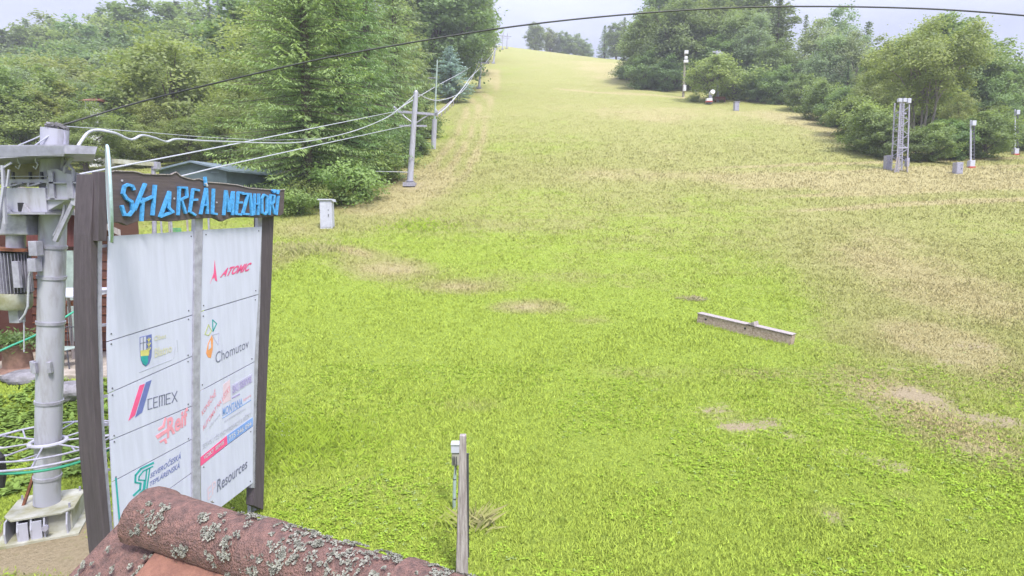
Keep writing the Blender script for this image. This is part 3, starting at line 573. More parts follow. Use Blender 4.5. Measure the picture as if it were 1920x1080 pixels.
for (k, px, py, top, lab) in [
  ('bush0', 1300, 192, 176, 'bright yellow-green bush left of the red and white machine'), ('edge2', 1570, 240, 165, 'dark bush where the birches meet the slope'), ('edge', 1600, 262, 178, 'light bush on the edge of the slope below the birches'),
  ('edge', 1632, 290, 190, 'leafy bush on the slope edge left of the lattice tower'), ('edge2', 1660, 300, 215, 'dark leafy bush just left of the lattice tower'), ('edge', 1745, 306, 228, 'dark bush right of the lattice tower'),
  ('edge2', 1780, 302, 222, 'bush behind the small cabinet at the right'), ('edge', 1845, 300, 205, 'dark bush right of the striped pole'), ('edge2', 1872, 284, 215, 'light bush near the last pole at the right edge'),
  ('edge2', 1210, 168, 95, 'dark bush at the foot of the big dense trees'), ('edge2', 1250, 172, 105, 'second dark bush at the foot of the big dense trees'), ('edge2', 1420, 192, 130, 'dark undergrowth bush right of the utility poles'),
  ('edge2', 1460, 196, 125, 'undergrowth bush above the grey cabinet on the slope'), ('bush0', 1375, 188, 125, 'tall narrow bush behind the grey cabinet on the slope'), ('edge2', 1510, 212, 140, 'dark bush under the pale birch'), ('edge2', 1715, 306, 245, 'low dark bush behind the lattice tower'),
  ('edge', 1540, 228, 150, 'bush in shade beneath the broad birch'), ('bush1', 1175, 150, 112, 'bush overhanging the upper slope beside the big dense trees'), ('bush1', 1925, 285, 230, 'bush cut by the right edge of the picture'), ('edge2', 1812, 294, 225, 'dark bush between the small cabinet and the striped pole'),
 ]:
    g_ = G(px, py); tree(k, px, g_.y+1.0, top, lab, None, 1.2, py)
#@@PART2
# ================================================================== the big sponsor sign
AL = math.radians(15.8); DS = 6.0
SN = Vector((-math.cos(AL), math.sin(AL), 0)); SU = Vector((math.sin(AL), math.cos(AL), 0)); SF = -SN
def S(px, py, off=0.0):                  # point of the sign's plane (moved off towards the viewer's side)
    r = ray(px, py); k = (DS-off)/r.dot(SN); q = r*k; return Vector((q.x, q.y, CAMZ+q.z))
def sprism(mb, pts, thick, off=0.0): return mb.prism([S(x, y, off) for x, y in pts], SN*thick)
sign = empty('sponsor_sign', (S(330, 900).x, S(330, 900).y, gz(S(330, 900).x, S(330, 900).y)),
             'big two-column sponsor board with white panels and carved wooden name board', 'sign')
def sp_part(name, pts, thick, m, parent=sign, off=0.0, bevel=0, label=None):
    mb = MB(); sprism(mb, pts, thick, off); o = mb.build(name, m, parent, bevel)
    if label: o['label'] = label
    return o
gl = gz(S(185, 1000).x, S(185, 1000).y)
# left wooden post: face in the sign's plane, gently bowed, thick backwards
fl = [(176, 326), (170, 440), (169, 560), (173, 700), (180, 850), (197, 1035), (204, 1075)]; fr = [(218, 1075), (210, 1030), (194, 850), (186, 700), (182, 560), (184, 440), (190, 326)]
sp_part('wooden_post', fl+fr, .24, M['wooddark'], bevel=.006, off=.03)
sp_part('wooden_post', [(186, 322), (184, 452), (200, 452), (203, 322)], .10, M['wooddark'], off=.10, bevel=.004)
sp_part('wooden_post', [(491, 400), (488, 560), (481, 760), (476, 948), (494, 956), (499, 760), (508, 560), (514, 400)], .14, M['wooddark'], off=.0, bevel=.005)
def smetal(pts, thick=.05, off=.0): return sp_part('metal_post', pts, thick, M['steel2'], off=off, bevel=.004)
smetal([(183, 450), (183, 600), (189, 800), (203, 1000), (213, 1075), (223, 1075), (212, 1000), (196, 800), (191, 600), (192, 450)], .06, -.02)
smetal([(366, 398), (362, 700), (361, 900), (361, 1045), (378, 1045), (376, 900), (375, 700), (381, 398)], .06, .035)
smetal([(484, 400), (476, 700), (471, 915), (479, 915), (485, 700), (492, 400)], .05, .0)
smetal([(470, 880), (470, 1010), (485, 1010), (486, 880)], .06, -.16)
# thin battens tying the left post to the panels
for y in (460, 545, 608, 742, 795, 880): sp_part('bracket', [(186, y), (186, y+5), (206, y+3), (206, y-2)], .03, M['steel2'], off=-.03)
# panels
def panel(pts, label): return sp_part('panel', pts, .012, M['white'], off=.012, label=label)
for q_ in ([(207, 447), (363, 437), (358, 950), (226, 1055)], [(384, 435), (487, 429), (470, 900), (383, 968)]): sp_part('backing_sheet', q_, .006, M['seam'], off=-.003)
PL = {}
PL['blank'] = panel([(203, 443), (367, 433), (361.5, 589.5), (200.5, 640)], 'blank white top left panel')
PL['arms'] = panel([(200.5, 642), (361.5, 591.5), (360.5, 667), (203, 737)], 'white panel with coat of arms and faded lettering')
PL['cement'] = panel([(203, 739), (360.5, 669), (360.5, 760), (206.5, 825)], 'white panel with pink and blue slashes')
PL['reif'] = panel([(206.5, 827), (360.5, 762), (361, 822), (210, 903)], 'white panel with faded pink emblem')
PL['st'] = panel([(210, 905), (361, 824), (362, 884), (215, 990)], 'white panel with teal letters')
PL['low'] = panel([(215, 992), (362, 886), (362, 958), (222, 1068)], 'lowest left white panel')
PL['atomic'] = panel([(381, 431), (491, 425), (484.5, 551), (376, 583.5)], 'white panel with a pink pointed emblem')
PL['chom'] = panel([(376, 585.5), (484.5, 553), (477, 677.5), (374, 733)], 'white panel with petal emblem')
PL['shop'] = panel([(374, 735), (477, 679.5), (475, 797), (377, 871)], 'crowded panel with red and blue strip')
PL['ep'] = panel([(377, 873), (475, 799), (474, 905), (379, 978)], 'lower right white panel')
def screws(nm, quad):
    for u, v in ((.05, .06), (.95, .06), (.05, .94), (.95, .94)):
        a = Vector(quad[0])*(1-u)+Vector(quad[1])*u; b = Vector(quad[3])*(1-u)+Vector(quad[2])*u; q = a*(1-v)+b*v
        mb = MB(); mb.tube([S(q.x, q.y, .012), S(q.x, q.y, .017)], .009, 8); mb.build('screw', M['steeldark'], PL[nm])
for nm, quad in (('blank', [(203, 443), (367, 433), (361.5, 589.5), (200.5, 640)]), ('arms', [(200.5, 642), (361.5, 591.5), (360.5, 667), (203, 737)]), ('cement', [(203, 739), (360.5, 669), (360.5, 760), (206.5, 825)]), ('reif', [(206.5, 827), (360.5, 762), (361, 822), (210, 903)]),
                 ('atomic', [(381, 431), (491, 425), (484.5, 551), (376, 583.5)]), ('chom', [(376, 585.5), (484.5, 553), (477, 677.5), (374, 733)]), ('ep', [(377, 873), (475, 799), (474, 905), (379, 978)])): screws(nm, quad)
sp_part('edge_strip', [(216, 896), (224, 990), (227, 990), (219, 896)], .004, M['teal'], PL['low'], .018)
def mark(name, polys, m, parent, off=.0155, th=.003):
    mb = MB()
    for p in polys: sprism(mb, p, th, off)
    return mb.build(name, m, parent)
def strokes(segs, wpx):                  # quads along pixel polylines
    out = []
    for a, b in segs:
        d = Vector((b[0]-a[0], b[1]-a[1])); n = Vector((-d.y, d.x)).normalized()*wpx/2; e = d.normalized()*wpx*.3
        out.append([(a[0]-e.x+n.x, a[1]-e.y+n.y), (b[0]+e.x+n.x, b[1]+e.y+n.y), (b[0]+e.x-n.x, b[1]+e.y-n.y), (a[0]-e.x-n.x, a[1]-e.y-n.y)])
    return out
def text_geo(body, shear=0, bold=0):
    cu = bpy.data.curves.new('lettering', 'FONT'); cu.body = body; cu.shear = shear; cu.offset = bold; cu.resolution_u = 3
    ob = bpy.data.objects.new('lettering', cu); COL.objects.link(ob); bpy.context.view_layer.update()
    me = ob.evaluated_get(bpy.context.evaluated_depsgraph_get()).to_mesh()
    vs = [(v.co.x, v.co.y) for v in me.vertices]; fs = [tuple(p.vertices) for p in me.polygons]
    ob.evaluated_get(bpy.context.evaluated_depsgraph_get()).to_mesh_clear(); bpy.data.objects.remove(ob); bpy.data.curves.remove(cu)
    x0 = min(v[0] for v in vs); x1 = max(v[0] for v in vs); y0 = min(v[1] for v in vs); y1 = max(v[1] for v in vs)
    return [((x-x0)/(x1-x0), (y-y0)/(y1-y0)) for x, y in vs], fs
def text(body, bl, br, tr, tl, m, parent, shear=0, bold=0, name='lettering', off=.0165):
    vs, fs = text_geo(body, shear, bold); c = [S(*p, off) for p in (bl, br, tr, tl)]
    mb = MB(); mb.add([(c[0]*(1-u)+c[1]*u)*(1-v)+(c[3]*(1-u)+c[2]*u)*v for u, v in vs], fs)
    me = bpy.data.meshes.new(name); me.from_pydata(mb.v, [], mb.f); me.materials.append(m); o = bpy.data.objects.new(name, me); COL.objects.link(o)
    o.parent = parent; me.transform(Matrix.Translation(-parent_loc(parent))); return o
Z1 = lambda x, y: (180+x/4.5, 540+y/4.5)
Z2 = lambda x, y: (180+x/4.5, 740+y/4.5)
Z0 = lambda x, y: (180+x/4.153, 300+y/4.153)
zz = lambda Z, pts: [Z(x, y) for x, y in pts]
# top right: pointed emblem and slanted word
mark('emblem', [zz(Z0, [(925, 780), (938, 895), (945, 945), (930, 940), (922, 915), (905, 925), (890, 962), (918, 880)])], M['pink'], PL['atomic'])
text('ATOMIC', Z0(965, 915), Z0(1198, 862), Z0(1215, 796), Z0(990, 845), M['pink'], PL['atomic'], .35, .035)
# petals
mark('petal', strokes([(Z1(985, 268), Z1(1018, 300)), (Z1(1018, 300), Z1(988, 365)), (Z1(988, 365), Z1(985, 268))], 1.6), M['teal'], PL['chom'])
mark('petal', strokes([(Z1(950, 310), Z1(975, 360)), (Z1(975, 360), Z1(950, 400)), (Z1(950, 400), Z1(920, 390)), (Z1(920, 390), Z1(950, 310))], 1.6), M['lime'], PL['chom'])
mark('petal', strokes([(Z1(980, 395), Z1(1040, 380)), (Z1(1040, 380), Z1(1030, 480)), (Z1(1030, 480), Z1(985, 400))], 1.1), M['lilac2'], PL['chom'])
mark('petal', [zz(Z1, [(978, 400), (988, 430), (985, 520), (970, 590), (945, 585), (930, 550), (945, 470)])], M['orange'], PL['chom'])
mark('petal', [zz(Z1, [(968, 440), (972, 500), (950, 525), (952, 480)])], M['white'], PL['chom'], .0195)
text('Chomutov', Z1(1010, 640), Z1(1288, 500), Z1(1288, 425), Z1(1010, 545), M['ink'], PL['chom'], 0, -.005)
# shield
sh = [(370, 415), (420, 403), (470, 390), (473, 500), (468, 580), (450, 640), (420, 663), (395, 645), (380, 610), (372, 540)]
mark('shield', [zz(Z1, sh)], M['navy'], PL['arms'])
mark('shield_field', [zz(Z1, [(376, 420), (422, 408), (424, 520), (376, 528)])], M['white'], PL['arms'], .0195)
mark('shield_field', [zz(Z1, [(376, 528), (424, 520), (446, 522), (446, 570), (378, 575)])], M['yel'], PL['arms'], .0195)
mark('shield_field', [zz(Z1, [(379, 575), (438, 570), (440, 625), (420, 655), (396, 638), (384, 610)])], M['teal'], PL['arms'], .0195)
mark('shield_lines', strokes([(Z1(400, 415), Z1(400, 525)), (Z1(376, 468), Z1(424, 456))], 1.0), M['ink'], PL['arms'], .022)
mark('shield_lines', strokes([(Z1(447, 420), Z1(447, 555)), (Z1(432, 470), Z1(447, 490)), (Z1(462, 462), Z1(447, 490)), (Z1(432, 510), Z1(447, 530)), (Z1(462, 502), Z1(447, 530)), (Z1(434, 432), Z1(447, 450)), (Z1(460, 424), Z1(447, 450))], 1.1), M['yel'], PL['arms'], .022)
text('Obec', Z1(492, 448), Z1(592, 420), Z1(592, 382), Z1(492, 405), M['fyel'], PL['arms'], 0, .02)
text('Blatno', Z1(495, 590), Z1(640, 540), Z1(640, 468), Z1(495, 510), M['fyel'], PL['arms'], 0, .02)
mark('print_line', strokes([(Z1(365, 712), Z1(640, 605)), (Z1(655, 590), Z1(668, 500)), (Z1(685, 440), Z1(690, 540))], .7), M['pale'], PL['arms'])
# slashes and squared word
mark('slash', [zz(Z1, [(370, 822), (412, 808), (330, 1072), (275, 1120)])], M['pink'], PL['cement'])
mark('slash', [zz(Z1, [(422, 796), (470, 776), (390, 1050), (332, 1092)])], M['navy'], PL['cement'])
def seg(letter, x0, yb, x1, yt):         # squared capitals
    L_ = {'C': [((1,1),(0,1)),((0,1),(0,0)),((0,0),(1,0))], 'G': [((1,1),(0,1)),((0,1),(0,0)),((0,0),(1,0)),((0,.5),(1,.5))], 'E': [((1,1),(0,1)),((0,1),(0,0)),((0,0),(1,0)),((0,.5),(.85,.5))],
          'M': [((0,0),(0,1)),((0,1),(1,1)),((1,1),(1,0)),((.5,1),(.5,0))], 'X': [((0,0),(1,1)),((0,1),(1,0))]}[letter]
    sk = -.28; f = lambda p: Z1(x0+(x1-x0)*p[0], (yb+(yt-yb)*p[1])+sk*(x0+(x1-x0)*p[0]-420)); return [(f(a), f(b)) for a, b in L_]
cx = []
for ch, x0, x1 in (('C', 440, 474), ('E', 488, 522), ('M', 536, 580), ('E', 594, 628), ('X', 642, 684)): cx += seg(ch, x0, 1030, x1, 945)
mark('lettering', strokes(cx, 1.6), M['ink'], PL['cement'])
# faded red word
text('Reif', Z2(600, 375), Z2(775, 245), Z2(775, 105), Z2(600, 200), M['red2'], PL['reif'], 0, .03)
mark('emblem', [zz(Z2, [(503, 348), (640, 262), (640, 292), (520, 375)]), zz(Z2, [(525, 285), (562, 260), (580, 195), (595, 190), (580, 275), (530, 305)]), zz(Z2, [(535, 395), (590, 362), (602, 408), (585, 415), (575, 388), (545, 408)])], M['red2'], PL['reif'])
# teal initials
mark('lettering', strokes([(Z2(485, 575), Z2(380, 625)), (Z2(380, 625), Z2(335, 680)), (Z2(335, 680), Z2(332, 740)), (Z2(332, 740), Z2(378, 748)), (Z2(378, 748), Z2(372, 800)), (Z2(372, 800), Z2(318, 850))], 3.4), M['teal'], PL['st'])
mark('lettering', strokes([(Z2(480, 605), Z2(400, 645)), (Z2(400, 645), Z2(365, 690)), (Z2(365, 690), Z2(362, 720)), (Z2(362, 720), Z2(410, 722)), (Z2(410, 722), Z2(400, 800)), (Z2(400, 800), Z2(320, 885)), (Z2(455, 620), Z2(430, 790)), (Z2(430, 628), Z2(412, 800))], 2.3), M['teal'], PL['st'])
text('SEVEROČESKÁ', Z2(458, 705), Z2(716, 540), Z2(716, 475), Z2(458, 655), M['navy'], PL['st'], .25, .005)
text('TEPLÁRENSKÁ', Z2(455, 775), Z2(706, 618), Z2(706, 560), Z2(455, 728), M['navy'], PL['st'], .25, .005)
# crowded shop panel
W = lambda x, y: (360+x/3.857, 680+y/3.857)
text('KONEČNĚ', W(75, 385), W(175, 235), W(168, 185), W(68, 340), M['red2'], PL['shop'], 0, .01)
text('AUTOMAT NA LÍSTKY', W(80, 495), W(280, 195), W(272, 150), W(75, 455), M['red2'], PL['shop'], 0, .01)
text('půjčovna', W(130, 480), W(205, 385), W(200, 360), W(125, 455), M['pale'], PL['shop'])
mark('print_block', [[W(225, 160), W(275, 120), W(280, 270), W(225, 300)]], M['palepink'], PL['shop'], .0145, .002)
mark('print_block', [[W(288, 165), W(436, 80), W(436, 140), W(290, 235)]], M['lilac2'], PL['shop'])
text('SKI SERVIS', W(296, 222), W(430, 140), W(430, 95), W(294, 172), M['lilac'], PL['shop'], 0, .02, off=.0195)
mark('print_line', strokes([(W(292, 255), W(345, 228))], 2.2), M['lilac'], PL['shop'])
text('MONTANA', W(222, 390), W(366, 308), W(366, 252), W(222, 328), M['sky'], PL['shop'], 0, .012)
text('sport', W(372, 285), W(428, 248), W(428, 228), W(372, 262), M['red2'], PL['shop'])
mark('print_line', strokes([(W(222, 402), W(426, 270))], 1.0), M['sky'], PL['shop'])
text('ski a snowboard půjčovna', W(235, 440), W(390, 345), W(390, 318), W(235, 410), M['pale'], PL['shop'])
text('SERVIS LYŽE SNOWBOARDY & BĚŽKY', W(80, 625), W(428, 385), W(428, 350), W(78, 580), M['pale'], PL['shop'], 0, .005)
mark('print_block', [[W(62, 685), W(252, 528), W(256, 590), W(62, 750)]], M['pink'], PL['shop'])
mark('print_block', [[W(252, 528), W(440, 395), W(440, 458), W(256, 590)]], M['sky'], PL['shop'])
text('VOSKY  SERVIS', W(85, 705), W(232, 588), W(232, 560), W(85, 675), M['whitew'], PL['shop'], 0, .02, off=.0195)
text('775 346 094', W(268, 568), W(430, 455), W(430, 422), W(266, 530), M['whitew'], PL['shop'], 0, .02, off=.0195)
text('EP', W(115, 1000), W(175, 925), W(172, 845), W(112, 910), M['palepink'], PL['ep'])
text('Resources', W(182, 940), W(400, 760), W(400, 690), W(180, 850), M['ink'], PL['ep'], .1, .01)
# name board with carved edge and log letters
bt = [(130, 92), (150, 85), (215, 88), (290, 90), (330, 97), (370, 110), (480, 113), (590, 115), (612, 102), (628, 96), (642, 108), (662, 126), (710, 142), (762, 155), (785, 150), (808, 148), (835, 160), (862, 173), (980, 182), (1100, 195), (1150, 208), (1200, 220), (1300, 228), (1400, 236), (1470, 232),
      (1466, 330), (1462, 412), (1440, 432), (1350, 442), (1270, 450), (1150, 446), (1060, 450), (1020, 462), (985, 480), (955, 466), (920, 450), (780, 458), (680, 470), (580, 480), (480, 474), (380, 475), (330, 478), (290, 492), (245, 510), (220, 500), (200, 490), (160, 486), (100, 494)]
ban = sp_part('name_board', zz(Z0, bt), .06, M['woodban'], off=.10, bevel=.006)
ep = [(a, b) for a, b in zip(bt[:24], bt[1:25])]
mark('board_edge', strokes([(Z0(a[0], a[1]-2), Z0(b[0], b[1]-2)) for a, b in ep], 1.6), M['woodgrey'], ban, .112, .012)
LET = [
 ([(300,228),(290,203),(255,192),(228,205),(218,260),(245,300),(285,325),(292,395),(268,428),(228,425),(208,360)],),
 ([(388,188),(308,385)], [(372,300),(362,470)], [(352,328),(440,288)]),
 ([(466,200),(448,425)],),
 ([(578,250),(508,440)], [(508,440),(606,402)], [(578,262),(572,372),(600,405)]),
 ([(656,215),(646,425)], [(650,213),(710,215),(716,285),(660,312)], [(672,312),(704,412)]),
 ([(762,228),(738,398)], [(765,228),(806,236)], [(752,312),(792,308)], [(736,402),(778,428)]),
 ([(864,222),(822,418)], [(866,222),(874,415)], [(840,350),(872,350)], [(856,135),(862,195)]),
 ([(922,228),(914,416),(944,420)],),
 ([(1018,240),(1002,425)], [(1020,242),(1042,400)], [(1042,400),(1072,250)], [(1076,248),(1068,425)]),
 ([(1114,252),(1098,418)], [(1116,252),(1150,256)], [(1106,332),(1140,330)], [(1098,420),(1134,424)]),
 ([(1144,262),(1192,264)], [(1190,266),(1152,412)], [(1152,418),(1192,422)]),
 ([(1206,262),(1222,428)],), ([(1242,265),(1236,425)], [(1274,265),(1268,425)], [(1240,342),(1272,342)]),
 ([(1314,270),(1338,282),(1338,400),(1322,424),(1300,412),(1298,300),(1314,270)],),
 ([(1366,272),(1356,424)], [(1366,272),(1394,278),(1390,330),(1364,345)], [(1376,345),(1396,418)], [(1380,236),(1392,252),(1404,236)]),
 ([(1426,282),(1410,424)], [(1428,238),(1420,262)]),
]
for li, strk in enumerate(LET):
    mb = MB()
    for pl in strk:
        segs = [(Z0(*a), Z0(*b)) for a, b in zip(pl[:-1], pl[1:])]; wpx = 5.0 if li < 4 else 3.7
        if li > 11: wpx = 2.9
        for k_, q in enumerate(strokes(segs, wpx)): sprism(mb, q, .030, .132+.0021*(k_ % 3)+.0013*(strk.index(pl)))
    lo = mb.build('letter', M['blue'], ban)
mb = MB(); mb.tube([S(*Z0(852, 180), .13), S(*Z0(866, 205), .13)], .016, 8); mb.build('accent', M['rope'], ban)
for x, y in ((203, 160), (1350, 300), (610, 300), (940, 330)):
    mb = MB(); mb.tube([S(*Z0(x, y), .10), S(*Z0(x, y), .112)], .012, 8); mb.build('bolt', M['steel2'], ban)
# round disc seen edge-on at the left end of the name board
disc = empty('round_sign', P(207, 365, 5.9), 'pale round disc sign seen nearly edge-on beside the wooden name board', 'sign')
mb = MB(); a_ = math.radians(-28); ax = Vector((math.cos(a_)*-1, math.sin(a_), 0)); # disc axis
c_ = P(207, 364, 5.9); ca = Vector((c_.x, c_.y, 0)).normalized(); dv = (ca*1.0+Vector((ca.y, -ca.x, 0))*-.032).normalized(); nn = Vector((-dv.y, dv.x, 0))
ring = [c_+dv*.44*math.cos(2*math.pi*k/40)+Vector((.012*math.sin(2*math.pi*k/40), 0, .47*math.sin(2*math.pi*k/40))) for k in range(40)]
mb.prism(ring, nn*.02); mb.build('disc', M['whitew'], disc, .003)
mb = MB(); ring2 = ring+[ring[0]]; mb.tube([p+nn*.01 for p in ring2], .014, 6); mb.build('rim', mat('pale_teal_rim', (.42,.55,.60), .5), disc)
# ================================================================== lift drive pylon
YT = 8.2; base = P(88, 962, YT); g0 = gz(base.x, base.y)
lift = empty('lift_pylon', (base.x, base.y, g0), 'grey tubular tow lift drive pylon with motor, on a steel foot box', 'lift pylon')
tb, tp = P(88, 942, YT), P(103, 242, YT); R0 = .162
def on(t): return tb.lerp(tp, t)
mb = MB(); mb.tube([on(i/8) for i in range(9)], [R0*(1-.02*i/8) for i in range(9)], 28); mb.build('tube', M['steel'], lift, smooth=True)
for t_ in (.075, .285, .50, .62, .70, .80):
    mb = MB(); mb.tube([on(t_-.004), on(t_+.004)], R0+.012, 28); mb.build('band', M['steel2'], lift, smooth=True)
rr_ = random.Random(4)
mb = MB()
for i in range(26):
    a = rr_.uniform(0, 6.28); q = on(1.0)+Vector((math.cos(a)*.15*rr_.random()**.5, math.sin(a)*.15, rr_.uniform(0, .05))); mb.box(q, (rr_.uniform(.03, .09), rr_.uniform(.03, .08), rr_.uniform(.02, .05)), Matrix.Rotation(rr_.uniform(0, 3), 3, 'Z') @ Matrix.Rotation(rr_.uniform(-.6, .6), 3, 'X'))
mb.build('cap_fittings', M['rock'], lift)
# cable junction clips round the tube
for dx in (-.16, -.06, .12):
    mb = MB(); q = on(.385)+Vector((dx, -math.sqrt(max(.001, .18**2-dx*dx))-.02, 0)); mb.box(q, (.05, .05, .16)); mb.build('clip', M['steel2'], lift, .006)
# foot: chamfered top plate, ribs, side box
fz1 = P(90, 946, 8.2).z; fz0 = g0+.02; cx, cy = base.x+.0, base.y-.02
Rz = Matrix.Rotation(math.radians(24), 3, 'Z')
def foot(x, y, z): v = Rz @ Vector((x, y, 0)); return Vector((cx+v.x, cy+v.y, z))
pl = [(-.40, -.24), (-.28, -.42), (.30, -.42), (.42, -.30), (.42, .30), (.28, .42), (-.28, .42), (-.40, .30)]
mb = MB(); mb.prism([foot(x, y, fz1) for x, y in pl], (0, 0, .025)); mb.build('top_plate', M['mossy'], lift, .004)
mb = MB(); mb.prism([foot(x, y, fz0) for x, y in [(-.12, -.30), (.38, -.30), (.38, .38), (-.30, .38), (-.30, -.05)]], (0, 0, fz1-fz0-.003)); mb.build('foot_box', M['mossy'], lift)
for x in (-.36, -.22, -.07, .08, .34):
    mb = MB(); mb.prism([foot(x, -.40, fz1-.003), foot(x, -.02, fz1-.003), foot(x, -.02, fz0), foot(x, -.42, fz0), foot(x, -.45, fz0+.16)], Rz @ Vector((.02, 0, 0))); mb.build('rib', M['steel'], lift)
for x in (-.15, 0.005):
    mb = MB(); mb.box(foot(x, -.42, fz0+.14), (.115, .03, .26), Rz); mb.build('plate', M['steel'], lift, .004)
mb = MB(); mb.box(foot(.0, .02, g0+.01), (.98, 1.0, .05), Rz); mb.build('base_flange', M['mossy'], lift, .004)
for x, y in ((.36, .30), (-.34, .28), (.36, -.28)):
    mb = MB(); mb.tube([foot(x, y, fz1), foot(x, y, fz1+.09)], .014, 8); mb.build('bolt', M['steel2'], lift)
mb = MB(); mb.tube([foot(.12, -.47, fz0+.18), foot(.12, -.52, fz0+.18)], .04, 10); mb.build('bolt', M['steel2'], lift)
mb = MB(); mb.bar(foot(-.40, .1, g0), on(.10)+Vector((-.16, 0, 0)), .06, .03); mb.build('brace', M['rust'], lift)
YSH = -.42
# drive head: platform roof, box girder, bracket head, gearbox, motor
mb = MB(); ppoly(mb, [(-60, 278), (0, 272), (125, 271), (183, 275), (178, 289), (120, 288), (0, 297), (-60, 303)], 8.05, Vector((-.66, .9, 0))); mb.build('roof_sheet', M['steel2'], lift)
mb = MB()
for i in range(9):
    pbox(mb, -60, 274+i*2.2, 120, 274.8+i*2.2, 8.045, .008)
mb.build('roof_sheet_ribs', M['steel'], lift)
mb = MB(); ppoly(mb, [(0, 297), (92, 291), (92, 350), (2, 350)], 8.9, .05); mb.build('back_plate', mat('beige_plate', (.33,.30,.24), .7), lift)
mb = MB(); pbox(mb, -60, 336, 88, 343, 8.35, .3); pbox(mb, -60, 330, 88, 331, 8.30, .04); mb.build('girder_flange', M['steel'], lift)
mb = MB()
for x in (0, 22, 54, 76): pbox(mb, x, 322, x+2, 336, 8.34, .03)
mb.build('girder_ribs', M['steeldark'], lift)
mb = MB(); pbox(mb, 4, 352, 84, 398, 8.30, .5); mb.build('girder_box', M['steel'], lift, .006)
mb = MB(); pbox(mb, -2, 398, 84, 402, 8.2, .6); mb.build('girder_foot', M['steel2'], lift)
mb = MB(); pbox(mb, 34, 380, 43, 396, 8.285, .02); mb.build('slot', M['black'], lift)
for x in (20, 54):
    mb = MB(); mb.bar(P(x, 349, 8.3), P(x+22, 343, 8.3), .02, .02); mb.bar(P(x, 343, 8.3), P(x, 350, 8.3), .03, .03); mb.build('strut', M['steel2'], lift)
for x0 in (8, 44):
    mb = MB(); ppoly(mb, [(x0, 382), (x0+12, 398), (x0-4, 398)], 8.26, .03); mb.build('gusset', M['steel'], lift)
mb = MB(); ppoly(mb, [(88, 318), (106, 316), (128, 326), (148, 330), (147, 352), (144, 364), (120, 378), (82, 400), (84, 372)], 8.33, .30); mb.build('bracket_head', M['steel'], lift, .008)
mb = MB(); pbox(mb, 94, 322, 98, 374, 8.29, .03); pbox(mb, 86, 372, 130, 374.5, 8.29, .03); pbox(mb, 88, 341, 146, 344, 8.29, .03); pbox(mb, 127, 326, 134, 372, 8.28, .04); mb.build('bracket_ribs', M['steel2'], lift)
mb = MB(); ppoly(mb, [(134, 364), (144, 360), (144, 388), (132, 382)], 8.3, .1); mb.build('gusset', M['steel'], lift)
mb = MB(); mb.bar(P(104, 452, 8.35), P(138, 380, 8.35), .05, .05); mb.build('brace', M['steel2'], lift)
mb = MB(); mb.tube([P(101, 442, 8.38), P(112, 420, 8.38), P(119, 400, 8.38), P(121, 384, 8.38)], .016, 8); mb.tube([P(105, 440, 8.40), P(117, 418, 8.40), P(124, 398, 8.40), P(126, 382, 8.4)], .012, 8); mb.build('cable_loop', M['steel2'], lift)
mb = MB(); mb.tube([P(120, 325, 8.3), P(122, 312, 8.3), P(130, 310, 8.3), P(137, 318, 8.3), P(137, 340, 8.3)], .018, 8); mb.build('hoop', M['steel2'], lift)
mb = MB(); mb.bar(P(118, 318, 8.5), P(124, 262, 8.5), .05, .03); mb.bar(P(120, 320, 8.48), P(140, 288, 8.48), .04, .03); mb.bar(P(124, 300, 8.5), P(122, 245, 8.5), .02, .02); mb.build('strut', M['steel2'], lift)
mb = MB(); pbox(mb, -30, 403, 48, 441, 8.35, .5); mb.build('gearbox', M['steel2'], lift, .02)
mb = MB(); mb.tube([P(30, 440, 8.5), P(30, 468, 8.5)], .11, 20); mb.build('motor_neck', M['steel2'], lift, smooth=True)
mb = MB(); mb.tube([P(28, 464, 8.5), P(28, 469, 8.5)], .22, 24); mb.build('motor_flange', M['rust'], lift)
mc0, mc1 = P(26, 473, 8.5), P(25, 548, 8.5)
mb = MB(); mb.tube([mc0, mc1], .165, 24); mb.build('motor', M['steeldark'], lift, smooth=True)
mb = MB()
for k in range(34):
    a = 2*math.pi*k/34; d = Vector((math.cos(a), math.sin(a), 0)); mb.box((mc0+mc1)/2+d*.18, (.05, .006, (mc0-mc1).length*.98), Matrix.Rotation(a, 3, 'Z'))
mb.build('cooling_fins', M['steel2'], lift)
mb = MB(); mb.tube([P(25, 548, 8.5), P(25, 552, 8.5), P(25, 572, 8.5), P(25, 578, 8.5)], [.212, .215, .215, .19], 26); mb.build('motor_cowl', M['mossy'], lift, smooth=True)
mb = MB(); pbox(mb, 17, 579, 33, 606, 8.45, .12); mb.build('connection_box', M['steel2'], lift, .006)
mb = MB(); pbox(mb, 26, 490, 33, 540, 8.26, .05); mb.build('terminal_strip', M['steel2'], lift, .004)
for y0, y1, x0 in ((452, 480, 54), (485, 510, 52)):
    mb = MB(); pbox(mb, x0, y0, x0+13, y1, 8.30, .12); mb.build('junction_box', M['steel2'], lift, .006)
mb = MB(); mb.tube([P(38, 600, 8.4), P(46, 590, 8.4), P(52, 575, 8.4), P(54, 520, 8.4), P(58, 505, 8.4)], .014, 7); mb.tube([P(45, 600, 8.45), P(45, 660, 8.45)], .008, 6); mb.build('motor_cable', M['rope'], lift)
mb = MB(); mb.bar(P(5, 310, 8.1), P(10, 420, 8.1), .035, .03); mb.bar(P(17, 318, 8.1), P(13, 350, 8.1), .02, .02); mb.bar(P(-20, 330, 8.1), P(22, 305, 8.1), .02, .02); mb.bar(P(8, 350, 8.08), P(-4, 430, 8.08), .05, .03); mb.build('hanger', M['steel'], lift)
for x in (33, 66):
    mb = MB(); mb.tube([P(x, 296, 8.2), P(x+1, 303, 8.2), P(x+5, 308, 8.2), P(x+1, 317, 8.2), P(x-4, 312, 8.2)], .008, 6); mb.build('hook', M['rope'], lift)
YSH = 0.0
